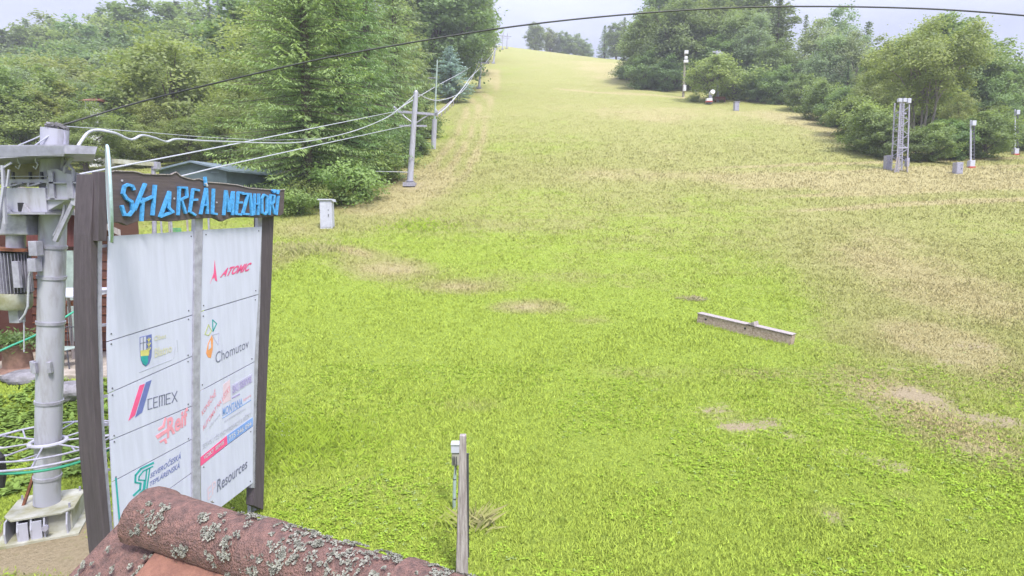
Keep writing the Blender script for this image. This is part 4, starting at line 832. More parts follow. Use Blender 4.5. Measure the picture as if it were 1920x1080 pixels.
# ring of rods around the pylon
whl = empty('rope_guide_ring', (on(.16).x, on(.16).y, on(.16).z), 'white tubular ring with spokes and a green hose around the drive pylon', 'guide ring')
C0 = on(.168)
def rp(r, a, dz=0): return C0+Vector((math.cos(a)*r*1.05, math.sin(a)*r, dz))
for r_, dz, th in ((.98, 0, .016), (.80, .05, .014)):
    mb = MB(); mb.tube([rp(r_, 2*math.pi*k/36, dz) for k in range(37)], th, 8); mb.build('ring', M['steel2'], whl, smooth=True)
for k in range(8):
    a = 2*math.pi*k/8+.35; mb = MB(); mb.tube([rp(.19, a, .02), rp(.98, a+.12, 0)], .013, 7); mb.tube([rp(.5, a+.05, .01), rp(.80, a-.12, .05)], .011, 7); mb.build('spoke', M['steel2'], whl)
mb = MB(); mb.tube([rp(.21, 2*math.pi*k/20, .02) for k in range(21)], .03, 8); mb.build('hub_collar', M['steel'], whl, smooth=True)
mb = MB(); mb.tube([rp(.96, math.radians(-175+4*k), -.045-.02*math.sin(k/4)) for k in range(44)], .020, 8); mb.build('hose', M['green'], whl, smooth=True)
mb = MB(); q = P(0, 858, 7.5); mb.tube([q+Vector((-.05, 0, .1)), q, q+Vector((0, .02, -.22)), q+Vector((-.03, .02, -.42))], [.03, .05, .045, .03], 8); mb.build('rubber_grip', M['black'], whl)
# ================================================================== ropes and cables
def cable(name, pts, r, m, label, cat, n=60):
    Pn = [P(*p) for p in pts]; out_ = []
    for i in range(len(Pn)-1):                      # Catmull-Rom
        p0, p1, p2, p3 = Pn[max(i-1, 0)], Pn[i], Pn[i+1], Pn[min(i+2, len(Pn)-1)]
        k_ = max(3, n//len(Pn))
        for j in range(k_):
            t_ = j/k_; out_.append(.5*((2*p1)+(-p0+p2)*t_+(2*p0-5*p1+4*p2-p3)*t_*t_+(-p0+3*p1-3*p2+p3)*t_**3))
    out_.append(Pn[-1]); mb = MB(); mb.tube(out_, r, 7); o = mb.build(name, m, None, smooth=True); tag(o, label, cat); return o
cable('overhead_cable', [(112, 236, 8.3), (260, 192, 8.8), (420, 152, 8.9), (610, 109, 9.1), (800, 75, 9.3), (960, 50, 9.4), (1130, 31, 9.5), (1320, 17, 9.6), (1500, 12, 9.6), (1700, 15, 9.5), (1860, 24, 9.3), (2100, 46, 9.0)], .0125, M['cable'], 'thick black overhead cable arching across the whole picture in front of the sky', 'cable')
cable('power_cable', [(118, 326, 8.05), (150, 268, 8.3), (173, 245, 8.7), (213, 249, 8.9), (245, 262, 9.2), (266, 254, 9.6), (290, 259, 10), (312, 266, 10.6), (332, 261, 11.2), (380, 264, 13), (440, 266, 16), (500, 268, 19), (560, 267, 23), (620, 257, 28), (680, 240, 34), (735, 214, 40), (778, 177, 45)], [.018]*86 if False else .02, M['rope'], 'thick pale wavy cable hanging from the drive pylon to the first slope pylon top', 'cable', 100)
cable('messenger_wire', [(112, 236, 8.3), (260, 247, 11), (420, 259, 17), (540, 262, 23), (640, 252, 31), (735, 216, 41), (778, 178, 45)], .007, M['rope'], 'thin wire running just above the wavy pale cable', 'cable')
cable('tow_rope', [(20, 352, 8.1), (215, 314, 11), (480, 262, 19), (742, 209, 45)], .017, M['rope'], 'upper straight tow rope running to the left arm of the first slope pylon', 'rope')
cable('tow_rope', [(70, 393, 8.3), (345, 329, 13.2), (500, 293, 18.5), (770, 234, 45)], .017, M['rope'], 'lower straight tow rope running to the lower crossbar of the first slope pylon', 'rope')
cable('guy_wire', [(104, 240, 8.2), (60, 262, 8.1), (-60, 310, 8.2)], .008, M['rope'], 'upper of the two thin guy wires falling left from the drive pylon top', 'wire')
cable('guy_wire', [(108, 242, 8.15), (66, 272, 8.0), (-60, 352, 8.1)], .010, M['rope'], 'lower of the two thin guy wires falling left from the drive pylon top', 'wire')
cable('power_cable', [(786, 177, 45), (805, 186, 52), (825, 188, 62), (850, 181, 80), (870, 168, 95), (888, 140, 112), (901, 107, 128)], .045, M['rope'], 'sagging cable between the tops of the first and second slope pylons', 'cable')
cable('tow_rope', [(742, 209, 45), (760, 196, 50), (830, 155, 82), (862, 138, 100), (893, 119, 128)], .04, M['rope'], 'left tow rope from the first to the second slope pylon', 'rope')
cable('tow_rope', [(820, 215, 45), (842, 196, 54), (868, 165, 75), (885, 142, 100), (908, 121, 128)], .05, M['rope'], 'right tow rope from the first to the second slope pylon', 'rope')
cable('tow_rope', [(908, 121, 128), (921, 104, 155), (931, 90, 192)], .05, M['rope'], 'tow rope between the second and third slope pylons', 'rope')
cable('strap_wire', [(703, 321.5, 44), (735, 322, 44.5), (768, 323, 44.9)], .03, M['rope'], 'short horizontal rope tied low on the first slope pylon', 'rope')
cable('long_green_hose', [(-30, 672, 9.6), (20, 649, 9.9), (75, 624, 10.3), (150, 577, 11)], .018, M['green'], 'straight green hose stretched across in front of the brown hut', 'hose')
# ================================================================== slope pylons
def pylon(px, py_b, py_t, Y, dx, label, arm=1.0, wide=1.0):
    if Y > 100: Y = min(G(px, py_b+(3 if py_b < 95 else 0)).y, 290)
    b_ = P(px, py_b, Y); b_.z = min(b_.z, gz(b_.x, b_.y)+.1)-.1; t_ = P(px+dx, py_t, Y); e = empty('slope_pylon', b_, label, 'lift pylon', 'pylons of the tow lift line')
    H = (t_-b_).length; q = lambda f, x=0, y=0: b_.lerp(t_, f)+Vector((x*arm, y, 0)); w_ = wide
    mb = MB(); mb.tube([q(.03), q(.5), q(1)], [.24*w_, .21*w_, .18*w_], 14); mb.build('mast', M['steel'], e, smooth=True)
    mb = MB(); mb.box(q(.02), (.9*w_, .9*w_, .30)); mb.box(q(.055), (.6*w_, .6*w_, .05)); mb.build('base_plate', M['steel2'], e)
    mb = MB(); mb.bar(q(.80, -1.45), q(.765, 1.75), .17*w_, .17*w_); mb.build('cross_arm', M['steel2'], e)
    mb = MB(); mb.bar(q(.65, -1.1), q(.645, 1.0), .13*w_, .13*w_); mb.build('lower_cross_arm', M['steel2'], e)
    mb = MB(); mb.tube([q(.79, -1.05), q(.745, -.75), q(.68, -.1)], .05*w_, 7); mb.build('brace', M['steel2'], e)
    mb = MB(); mb.tube([q(.77, 1.2), q(.73, .7), q(.67, .1)], .05*w_, 7); mb.build('brace', M['steel2'], e)
    for s_, f in ((-1.45, .81), (1.65, .78)):
        mb = MB()
        for d_ in (-.28, .28): c = q(f, s_, d_); mb.tube([c+Vector((-.04, 0, .1)), c+Vector((.04, 0, .1))], .17*w_, 12)
        mb.bar(q(f, s_, -.45), q(f, s_, .45), .07, .10); mb.build('rope_roller', M['steel2'], e)
    mb = MB(); mb.tube([q(1.0), q(1.02)], [.16*w_, .1*w_], 10); mb.build('cap', M['steel2'], e)
    return e
pylon(768, 347, 173, 45, 12, 'nearest slope pylon, a grey T-shaped mast on a bare patch of the hill')
pylon(898, 166, 104, 128, 5, 'second slope pylon, grey mast standing on the grass edge below the crest', 1.0, 1.1)
pylon(925, 119, 78, 192, 5, 'third slope pylon, small grey mast near the forest edge', .8, 1.1)
pylon(942, 90, 60, 250, 2, 'fourth slope pylon, tiny mast against the sky right at the forest edge', .9, 1.0)
pylon(950, 88, 62, 262, 2, 'fifth slope pylon, tiny mast against the sky on the crest, right of the fourth', .9, 1.0)
def simple_pole(name, px, yb, yt, Y, r, m, label, cat, extras=None, dx=0, base_r=None):
    b_ = P(px, yb, Y); b_.z = min(b_.z, gz(b_.x, b_.y)+.05)-.1; t_ = P(px+dx, yt, Y); e = empty(name, b_, label, cat)
    mb = MB(); mb.tube([b_, b_.lerp(t_, .5), t_], [r*1.1, r, r*.8], 10); mb.build('shaft', m, e, smooth=True)
    if extras: extras(e, b_, t_)
    return e
GP = mat('pale_green_pole', (.36,.44,.42), .5)
def ex_gp(e, b, t_):
    mb = MB(); mb.tube([b, b.lerp(t_, .34)], .26, 10); mb.build('lower_tube', M['steel'], e)
    mb = MB(); mb.bar(b.lerp(t_, .80)+Vector((-.9, 0, 0)), b.lerp(t_, .80)+Vector((.1, 0, 0)), .06, .06); mb.build('side_arm', M['steel2'], e)
simple_pole('thin_pole', 812, 250, 112, 62, .09, GP, 'thin pale green pole on the forest edge behind the first slope pylon', 'pole', ex_gp, 8)
# rail fence line on the forest edge (hose rail)
rf = empty('rail_fence', G(845, 200), 'weathered wooden rail with short pickets along the forest edge behind the first pylon', 'fence')
for (x0, y0, x1, y1) in ((821, 224, 846, 202), (850, 199, 876, 166)):
    a_, b_ = G(x0, y0), G(x1, y1)
    mb = MB(); mb.bar(a_+Vector((0, 0, .95)), b_+Vector((0, 0, 1.0)), .16, .14); mb.build('rail', M['woodgrey'], rf)
    for k in range(5):
        q = a_.lerp(b_, k/4); z = gz(q.x, q.y); mb = MB(); mb.bar((q.x, q.y, z-.2), (q.x, q.y, q.z+.95), .12, .12, (1, 0, 0)); mb.build('picket', M['woodgrey'], rf)
# ================================================================== small cabinets and boxes
def cabinet(name, px, yb, yt, wpx, Y, dpt, label, cat, m=None, roof=True, dx=0, door=True):
    a = P(px-wpx/2, yb, Y); b = P(px+wpx/2, yt, Y); c = Vector(((a.x+b.x)/2, Y, 0)); z0 = min(a.z, gz(c.x, c.y)+.05)-.1; z1 = b.z; w_ = b.x-a.x
    e = empty(name, (c.x, c.y, z0), label, cat); m = m or M['whitew']
    mb = MB(); mb.box((c.x, Y+dpt/2, (z0+z1)/2), (w_, dpt, z1-z0)); mb.build('housing', m, e, .015)
    if door:
        mb = MB(); mb.box((c.x-.05*w_, Y-.008, (z0+z1)/2+.03), (w_*.76, .014, (z1-z0)*.8)); d = mb.build('door', m, e, .004)
        mb = MB(); mb.box((c.x+.22*w_, Y-.025, (z0+z1)/2), (.03, .03, .14)); mb.build('handle', M['steeldark'], d)
        mb = MB(); mb.box((c.x+.22*w_, Y-.022, (z0+z1)/2+.3), (.05, .02, .05)); mb.build('lock', M['steeldark'], d)
    if roof:
        mb = MB(); mb.prism([(c.x-w_*.62, Y-.08, z1-.01), (c.x+w_*.55, Y-.08, z1-.01), (c.x+w_*.66, Y-.08, z1-.10), (c.x+w_*.60, Y-.08, z1+.06), (c.x-w_*.62, Y-.08, z1+.06)], (0, dpt+.16, 0)); mb.build('lid', m, e, .006)
    return e
cabinet('electric_cabinet', 611, 429, 375, 21, G(611, 429).y, .45, 'tall white electric cabinet with sloping lid at the foot of the big spruces', 'cabinet', dx=3)
cabinet('electric_cabinet', 1382, 208, 191, 9, G(1382, 208).y, .7, 'small grey cabinet on the upper slope, right of the red and white machine', 'cabinet', M['steel2'])
cabinet('electric_cabinet', 1800, 326, 304, 14, G(1800, 326).y, .5, 'small grey-white cabinet between the lattice tower and the striped pole', 'cabinet', M['steel2'], roof=False)
cabinet('electric_cabinet', 1667, 318, 291, 10, G(1667, 318).y, .5, 'narrow bluish cabinet leaning beside the foot of the lattice tower', 'cabinet', M['steel2'], roof=False)
# white flowering weed tuft by the sign, little rock, straw heap
mb = MB(); q = G(1298, 562); rr_ = random.Random(3)
hp = [(q.x+rr_.uniform(-.45, .45), q.y+rr_.uniform(-.2, .2)) for _ in range(60)]
for x, y in hp: mb.bar((x, y, gz(x, y)+rr_.uniform(0, .05)), (x+rr_.uniform(-.3, .3), y+rr_.uniform(-.15, .15), gz(x, y)+rr_.uniform(.02, .14)), .02, .02)
tag(mb.build('hay_heap', M['straw'], None), 'small flat heap of grey hay on the lawn above the wooden beam', 'hay')
# ================================================================== lattice tower
LY = 50.0; tb_ = P(1691, 320, LY); tz = gz(tb_.x, tb_.y); e = empty('lattice_tower', (tb_.x, LY, tz), 'tall narrow lattice tower of ladders with three lamp boxes on top', 'tower')
def lx(px, py): return P(px, py, LY)
mb = MB()
for (xb, xt, yy) in ((1681, 1688, 0), (1701, 1705, 0), (1681, 1688, .7), (1701, 1705, .7), (1690, 1696, .35)): mb.bar(lx(xb, 322)+Vector((0, yy, -.2)), lx(xt, 190)+Vector((0, yy, 0)), .085, .085)
for k in range(30):
    t_ = k/29; py = 318-t_*118; xl = 1681+7*t_; xr = 1701+4*t_
    a, b = lx(xl, py), lx((xl+xr)/2, py); mb.bar(a, b, .04, .04)
    if k % 3 == 0: mb.bar(a, a+Vector((0, .7, 0)), .04, .04); mb.bar(lx(xr, py), lx(xr, py)+Vector((0, .7, 0)), .04, .04)
for k in range(9):
    t_ = k/9; t2 = (k+1)/9; f = lambda t, s: lx((1681+7*t) if s == 0 else (1701+4*t), 318-118*t)
    mb.bar(f(t_, k % 2), f(t2, 1-k % 2), .045, .045); mb.bar(f(t_, k % 2)+Vector((0, .7, 0)), f(t2, 1-k % 2)+Vector((0, .7, 0)), .045, .045)
mb.build('lattice_frame', M['steel2'], e)
for xa_, xb_, y_ in ((1692, 1699, 213), (1684, 1702, 277)): mb = MB(); mb.bar(lx(xa_, y_), lx(xb_, y_), .12, .12); mb.build('platform', M['steel2'], e)
for x in (1688.5, 1697.5, 1706):
    mb = MB(); pbox(mb, x-3.4, 184, x+3.4, 191 if x < 1705 else 193, LY-.12, .25); mb.build('lamp_box', M['whitew'], e, .02)
mb = MB(); mb.tube([lx(1696, 186), lx(1696, 181)], .05, 8); mb.build('spike', M['steeldark'], e)
for (xa, xb) in ((1672, 1681), (1679, 1684), (1696, 1700)):
    mb = MB(); mb.bar(lx(xa, 322)+Vector((0, -.4, -.1)), lx(xb, 295)+Vector((0, -.1, 0)), .07, .07); mb.build('strut', M['woodgrey'], e)
mb = MB(); pbox(mb, 1700, 296, 1706, 312, LY-.2, .3); mb.build('control_box', M['steel2'], e, .01)
def lance(px, yb, yt, Y, label, H0=.07):
    def ex(e, b, t_):
        mb = MB(); n = 13
        for k in range(n):
            q = b.lerp(t_, (k+1)/(n+1)); mb.bar(q, q+Vector((.34, 0, 0)), .06, .09)
        mb.bar(b.lerp(t_, .05)+Vector((.30, 0, 0)), b.lerp(t_, .93)+Vector((.30, 0, 0)), .05, .08); mb.build('step_rail', M['steeldark'], e)
        mb = MB(); c = b.lerp(t_, .93)+Vector((.15, -.1, 0)); mb.box(c, (.32, .3, .42)); mb.build('head_box', M['whitew'], e, .02)
        mb = MB(); mb.box(b+Vector((0, 0, .42)), (.42, .42, .55)); f = mb.build('foot', M['whitew'], e, .02); mb = MB(); mb.box(b+Vector((0, 0, .10)), (.5, .5, .14)); mb.build('foot_band', M['redp'], e)
    simple_pole('striped_pole', px, yb, yt, Y, H0, M['whitew'], label, 'pole', ex)
lance(1820, 314, 225, G(1820, 314).y, 'slim white pole with dark steps and a red-ringed foot right of the small cabinet')
lance(1903, 290, 205, G(1903, 290).y, 'slim white pole with dark steps at the far right edge of the picture')
# utility poles and machine on the upper slope
def ex_u1(e, b, t_):
    for f, s in ((.98, (.7, .4, .6)), (.86, (.5, .4, .5)), (.78, (.8, .5, .5)), (.20, (.5, .4, 1.1))):
        mb = MB(); mb.box(b.lerp(t_, f)+Vector((.1, -.3, 0)), s); mb.build('fitting', M['plaster'], e, .03)
simple_pole('utility_pole', 1281, 182, 97, G(1281, 182).y, .2, M['barkpale'], 'left utility pole on the upper slope with white fittings at its top', 'pole', ex_u1, 4)
def ex_u2(e, b, t_):
    mb = MB(); mb.bar(t_+Vector((-.9, 0, -.2)), t_+Vector((.9, 0, -.5)), .2, .25); mb.box(t_+Vector((0, -.2, -.5)), (.8, .4, .8)); mb.build('crossbar', M['steel2'], e)
simple_pole('utility_pole', 1346, 190, 95, G(1346, 190).y, .2, M['steel'], 'right utility pole with a grey crossbar, rising behind the small light tree', 'pole', ex_u2, 0)
c = G(1329, 196); c.z += 0; sm = empty('slope_machine', c, 'small red and white machine on the upper slope under the small light tree', 'machine')
for nm, m, off, s in (('skid', M['steeldark'], (0, 0, .15), (1.0, .8, .12)), ('housing', M['plaster'], (0, 0, .75), (.95, .7, .45)), ('red_band', M['redp'], (0, 0, .46), (1.1, .75, .14)), ('motor', M['steel2'], (.2, 0, 1.25), (.4, .4, .6))):
    mb = MB(); mb.box(c+Vector(off), s); mb.build(nm, m, sm, .03)
mb = MB(); q = c+Vector((.45, 0, 1.3)); mb.tube([q+Vector((0, .3, .5)), q+Vector((0, -.5, .7))], [.45, .38], 14); mb.build('nozzle', M['plaster'], sm)
mb = MB(); mb.bar(c+Vector((.4, 0, .2)), c+Vector((.45, 0, 1.7)), .12, .12); mb.build('stand', M['steel2'], sm)
c = G(1345, 192); bn = empty('bench', c, 'brown slatted bench right of the red and white machine on the upper slope', 'bench')
for nm, off, s in (('seat', (.6, .4, .5), (1.9, .45, .08)), ('backrest', (.6, .62, .9), (1.9, .06, .4)), ('leg', (-.2, .4, .25), (.1, .4, .5)), ('leg', (1.4, .4, .25), (.1, .4, .5))):
    mb = MB(); mb.box(c+Vector(off), s); mb.build(nm, M['rust'], bn)
# ================================================================== shed, hut, house glimpses
def gable_shed():
    Y0 = 36.5; e = empty('storage_shed', P(395, 400, Y0), 'grey-green sheet metal shed with low gable roof, behind the name board', 'shed')
    Lb, Rb = P(300, 420, Y0), P(424, 420, Y0); z0 = gz(Lb.x, Y0)-.2; eL = P(298, 321, Y0); pk = P(362, 306, Y0); eR = P(424, 321, Y0); zE = (eL.z+eR.z)/2; zP = pk.z
    D = 7.5; dirv = Vector((.42, 1, 0)).normalized()*D; x0, x1, xp = eL.x, eR.x, (eL.x+eR.x)/2
    mb = MB(); mb.prism([(x0, Y0, z0), (x1, Y0, z0), (x1, Y0, zE), (xp, Y0, zP), (x0, Y0, zE)], dirv); mb.build('wall', M['shedw'], e)
    mb = MB(); f = Vector((0, -.25, 0)); q = dirv*1.06
    mb.prism([Vector((x0-.3, Y0, zE-.05))+f, Vector((xp, Y0, zP+.03))+f, Vector((x1+.3, Y0, zE-.05))+f, Vector((x1+.3, Y0, zE+.05))+f, Vector((xp, Y0, zP+.14))+f, Vector((x0-.3, Y0, zE+.05))+f], q); mb.build('roof', M['shedr'], e)
    mb = MB(); mb.box((xp+.2, Y0-.02, (z0+zE)/2-.3), (1.5, .05, 2.2)); mb.build('door', M['shedw'], e)
    mb = MB(); pbox(mb, 395, 322, 410, 323.5, Y0-.03, .03); mb.build('vent', M['shedr'], e)
gable_shed()
# white tube frame behind the name board
fr_ = empty('tube_frame', G(287, 436), 'white tubular frame with a horizontal beam standing on the lawn behind the name board', 'frame')
YF = 20.0
mb = MB(); mb.tube([P(287, 440, YF)-Vector((0, 0, .8)), P(288, 312, YF)], .07, 12); mb.build('post', M['steel2'], fr_, smooth=True)
mb = MB(); mb.bar(P(212, 302, YF-1.0), P(292, 308, YF), .12, .14); mb.build('beam', M['mossy'], fr_)
mb = MB(); pbox(mb, 283, 303, 293, 317, YF-.1, .25); mb.build('joint', M['steel2'], fr_, .01)
for i, px in enumerate((303, 318, 322, 352, 392)):
    q = P(px, 432, 31); z = gz(q.x, q.y); mb = MB(); mb.tube([(q.x, q.y, z-.2), (q.x, q.y, z+1.5+.1*(i % 3))], .05, 8)
    tag(mb.build('fence_post', M['woodgrey'] if i % 2 else M['steel2'], None), '%s from the left of five thin posts seen under the name board' % ('first', 'second', 'third', 'fourth', 'fifth')[i], 'post', 'fence posts behind the sign')
q0, q1 = P(315, 425, 31), P(338, 425, 31); z = gz(q0.x, 31); mb = MB()
for k in range(14): mb.bar((q0.x+(q1.x-q0.x)*k/13, 31.05, z), (q0.x+(q1.x-q0.x)*k/13, 31.05, z+.75), .02, .02)
for k in range(8): mb.bar((q0.x, 31.05, z+.1*k), (q1.x, 31.05, z+.1*k), .02, .02)
tag(mb.build('green_net', M['green'], None), 'piece of green safety netting seen in the gap under the name board', 'net')
# brown hut
HY = 15.6; hut = empty('wooden_hut', (-13.5, HY, 1.2), 'reddish brown wooden hut behind the drive pylon at the left', 'hut')
xr = P(212, 430, HY).x; xm = P(62, 600, HY).x; z0 = .9; zr = P(210, 432, HY).z
mb = MB(); mb.prism([(xm, HY, z0), (xr, HY, z0), (xr, HY, zr), (xm, HY, zr)], (-3.6, 5, 0)); mb.build('wall', M['hut'], hut)
mb = MB(); mb.box((xm-3.0, HY-1.0+2.5, (z0+zr+.4)/2), (6.0, 6.5, zr-z0+.4)); mb.build('front_wall', M['hut'], hut)
# corrugated band over the wall and sloping roof
za, zb = P(120, 462, HY).z, P(120, 375, HY).z
mb = MB(); n = 46
xs = [xm+(xr-.9-xm)*k/(2*n) for k in range(2*n+1)]
for k in range(2*n): mb.prism([(xs[k], HY-.10-(.03 if k % 2 else 0), za), (xs[k+1], HY-.10-(0 if k % 2 else .03), za), (xs[k+1], HY-.10-(0 if k % 2 else .03), zb), (xs[k], HY-.10-(.03 if k % 2 else 0), zb)], (0, .03, 0))
mb.build('corrugated_band', M['hutred'], hut)
rz0, rz1 = P(250, 442, HY).z, P(150, 398, HY).z
mb = MB(); xa, xb = P(250, 442, HY).x, P(60, 355, HY).x
mb.prism([(xa, HY-.5, rz0), (xb, HY-.5, rz0+(xa-xb)*.46), (xb, HY-.5, rz0+.16+(xa-xb)*.46), (xa, HY-.5, rz0+.16)], (-4.4, 6.0, 0)); mb.build('roof', M['woodgrey'], hut)
mb = MB(); pbox(mb, 104, 502, 121, 519, HY-.06, .05); tag(mb.build('notice', M['whitew'], hut), None)
mb = MB(); pbox(mb, 92, 470, 99, 600, HY-.08, .08); pbox(mb, 131, 470, 136, 640, HY-.08, .08); mb.build('door_frame', GP, hut)
mb = MB()
for k in range(14): z = z0+.24*k; mb.box(((xm+xr)/2, HY-.018, z), (xr-xm, .03, .022)); mb.box((xm-3.0, HY-1.018, z), (6.0, .03, .022))
mb.build('board_joints', M['rust'], hut)
mb = MB(); mb.tube([P(92, 572, HY-.8), P(150, 567, HY-.8)], .075, 10); mb.build('rain_pipe', M['orangep'], hut, smooth=True)
# patio
mb = MB(); mb.prism([(-20, 13.1, .55), (-7.3, 13.1, .55), (-6.9, 14.2, .55), (-7.0, 15.5, .55), (-20, 22, .55)], (0, 0, .52)); o = mb.build('patio', M['stone'], None, .03); tag(o, kind='structure')
PZ = 1.07
mb = MB(); a, b, c_, d = P(94, 537, 14.3), P(150, 531, 14.3), P(150, 563, 13.6), P(94, 551, 13.6)
tbl = empty('garden_table', (P(122, 600, 14.2).x, 14.2, PZ), 'white topped table seen edge-on between the pylon and the left sign post', 'table')
xt, zt = P(125, 548, 14.2).x, P(125, 548, 14.2).z
mb.prism([(xt-.45, 13.9, zt-.06), (xt+.9, 13.7, zt-.10), (xt+.9, 14.9, zt+.0), (xt-.45, 14.8, zt+.0)], (0, 0, .05)); mb.build('tabletop', M['whitew'], tbl, .01)
for dx, dy in ((-.35, 14.0), (.8, 14.0), (-.35, 14.7), (.8, 14.7)): mb = MB(); mb.bar((xt+dx, dy, PZ), (xt+dx, dy, zt-.05), .05, .05, (1, 0, 0)); mb.build('leg', M['woodgrey'], tbl)
cc = P(122, 655, 13.9); ch = empty('metal_chair', (cc.x, 13.9, PZ), 'dark tubular garden chair with pale green seat on the patio', 'chair'); cc.z = PZ
mb = MB(); mb.box(cc+Vector((0, 0, .45)), (.42, .42, .03)); mb.build('seat', GP, ch, .01)
for dx, dy in ((-.2, -.2), (.2, -.2), (-.2, .2), (.2, .2)): mb = MB(); mb.tube([cc+Vector((dx*1.25, dy*1.2, 0)), cc+Vector((dx, dy, .45))], .016, 7); mb.build('leg', M['steeldark'], ch)
mb = MB(); mb.tube([cc+Vector((-.2, .2, .45)), cc+Vector((-.23, .24, .8)), cc+Vector((-.12, .26, .93)), cc+Vector((.12, .26, .93)), cc+Vector((.23, .24, .8)), cc+Vector((.2, .2, .45))], .016, 7)
for x in (-.1, 0, .1): mb.tube([cc+Vector((x, .22, .46)), cc+Vector((x, .26, .92))], .008, 6)
mb.build('back_frame', M['steeldark'], ch)
mb = MB(); q = P(100, 655, 14.6); mb.tube([(q.x, q.y, PZ+.35), (q.x+.1, q.y+.12, PZ+.35)], .33, 20); o = mb.build('round_log_end', M['barkpale'], None); tag(o, 'round wooden disc leaning behind the chair on the patio', 'disc')
fp = P(33, 668, 13.6); pot = empty('plant_tub', (fp.x, fp.y, PZ), 'tub of leafy green plants on the patio beneath the lift motor', 'plant tub')
mb = MB(); mb.tube([(fp.x, fp.y, PZ), (fp.x, fp.y, PZ+.08), (fp.x, fp.y, PZ+.52), (fp.x, fp.y, PZ+.62)], [.48, .30, .27, .34], 18); mb.build('tub', M['pot'], pot, smooth=True)
g = np.random.default_rng(8); n = 900; C = np.stack([fp.x+g.normal(0, .28, n), fp.y+g.normal(0, .22, n), PZ+.72+g.normal(0, .09, n)], 1); a = unit(g.normal(0, 1, (n, 3))); b = unit(np.cross(a, g.normal(0, 1, (n, 3))))
me = cards(C, a, b, np.full(n, .11), np.full(n, .05), g.random(n), 'foliage', L['broadD']); o = bpy.data.objects.new('foliage', me); COL.objects.link(o); o.parent = pot; me.transform(Matrix.Translation(-pot.location))
def boulder(px, py, Y, r, label, sq=.6):
    q = P(px, py, Y); bm = bmesh.new(); bmesh.ops.create_icosphere(bm, subdivisions=3, radius=r); g_ = random.Random(px)
    for v in bm.verts:
        d = v.co.normalized(); k = 1+.28*(float(vnoise(d.x*1.7+px, d.y*1.7+d.z*2.1, 5))-.5); v.co = Vector((d.x*r*k*1.3, d.y*r*k, max(-.4*r, min(d.z*r*k*sq, r*.5))))
    me = bpy.data.meshes.new('boulder'); bm.to_mesh(me); bm.free(); me.materials.append(M['rock']); o = bpy.data.objects.new('boulder', me); COL.objects.link(o); o.location = (q.x, q.y, gz(q.x, q.y)+r*.2); tag(o, label, 'boulder')
boulder(137, 758, 12.2, .42, 'flat grey boulder beside the left sign post at the patio edge')
boulder(44, 708, 12.9, .34, 'dark rounded stone at the patio edge left of the pylon')
# houses glimpsed through the left wood
def house(px, py, Y, wpx, hpx, label):
    a = P(px-wpx/2, py+hpx/2, Y); b = P(px+wpx/2, py-hpx/2, Y); e = empty('house', ((a.x+b.x)/2, Y, gz((a.x+b.x)/2, Y)), label, 'house'); zb_ = a.z; zt_ = b.z; zr_ = zt_+1.0
    mb = MB(); mb.box(((a.x+b.x)/2, Y+3, (zt_+min(zb_, gz(a.x, Y)))/2), (b.x-a.x, 6, zt_-min(zb_, gz(a.x, Y)))); mb.build('wall', M['plaster'], e)
    mb = MB(); mb.prism([(a.x-.4, Y-.4, zt_), (a.x-.4, Y+3, zr_), (a.x-.4, Y+6.4, zt_)], (b.x-a.x+.8, 0, 0)); mb.build('roof', M['redroof'], e)
    for k in (-1, 1): mb = MB(); mb.box(((a.x+b.x)/2+k*(b.x-a.x)*.25, Y-.01, (zt_+zb_)/2), (.3, .06, .28)); mb.build('window', M['glass'], e)
house(170, 193, 61.5, 22, 7, 'white house with red tiled roof glimpsed through the leaves of the left wood')
# ================================================================== beam on the lawn
ba_, bb_ = G(1306, 606), G(1482, 648); beam = empty('wooden_beam', (ba_+bb_)/2, 'long grey-brown wooden box beam made of two lengths, lying on the lawn', 'beam')
d = (bb_-ba_); Lb_ = d.length; d.normalize(); sd_ = Vector((-d.y, d.x, 0)).normalized(); up = sd_.cross(d)*-1 if sd_.cross(d).z < 0 else sd_.cross(d)
hB = 18/FPX*ba_.y*1.02; wB = .30
def bm_piece(t0, t1, s0, h0, h1, name, m):
    mb = MB(); A, B = ba_.lerp(bb_, t0), ba_.lerp(bb_, t1)
    mb.prism([A-up*.05, B-up*.05, B+up*h1, A+up*h0], sd_*wB); o = mb.build(name, m, beam, .01); return o
bm_piece(0, .615, 0, hB, hB*.96, 'left_beam', M['woodbeam']); bm_piece(.617, 1.0, 0, hB*.98, hB*.9, 'right_beam', M['woodbeam'])
def topb(t0, t1, h, th, name):
    mb = MB(); A, B = ba_.lerp(bb_, t0)+up*h, ba_.lerp(bb_, t1)+up*h*.97; mb.prism([A-sd_*.025, B-sd_*.025, B-sd_*.025+up*th, A-sd_*.025+up*th], sd_*(wB+.04)); mb.build(name, M['woodgrey'], beam, .006)
topb(-.005, .54, hB+.003, .03, 'top_plank'); topb(.63, 1.003, hB*.99+.003, .03, 'top_plank')
mb = MB(); A = ba_.lerp(bb_, .54)+up*(hB+.02); B = ba_.lerp(bb_, .63)+up*(hB+.02); mid = ba_.lerp(bb_, .615)+up*(hB+.15); mb.prism([A-sd_*.03, B-sd_*.03, mid-sd_*.03], sd_*(wB+.05)); mb.build('raised_joint', M['woodgrey'], beam, .005)
for t_ in (.10, .535): mb = MB(); q = ba_.lerp(bb_, t_)+up*hB*.62; mb.tube([q-sd_*.006, q+sd_*.02], .035, 10); mb.build('bolt_hole', M['black'], beam)
n = 260; tq = rng.random(n); x = ba_.x+(bb_.x-ba_.x)*tq-sd_.x*(.02+.08*rng.random(n)); y = ba_.y+(bb_.y-ba_.y)*tq-sd_.y*(.02+.08*rng.random(n)); z = ground(x, y)
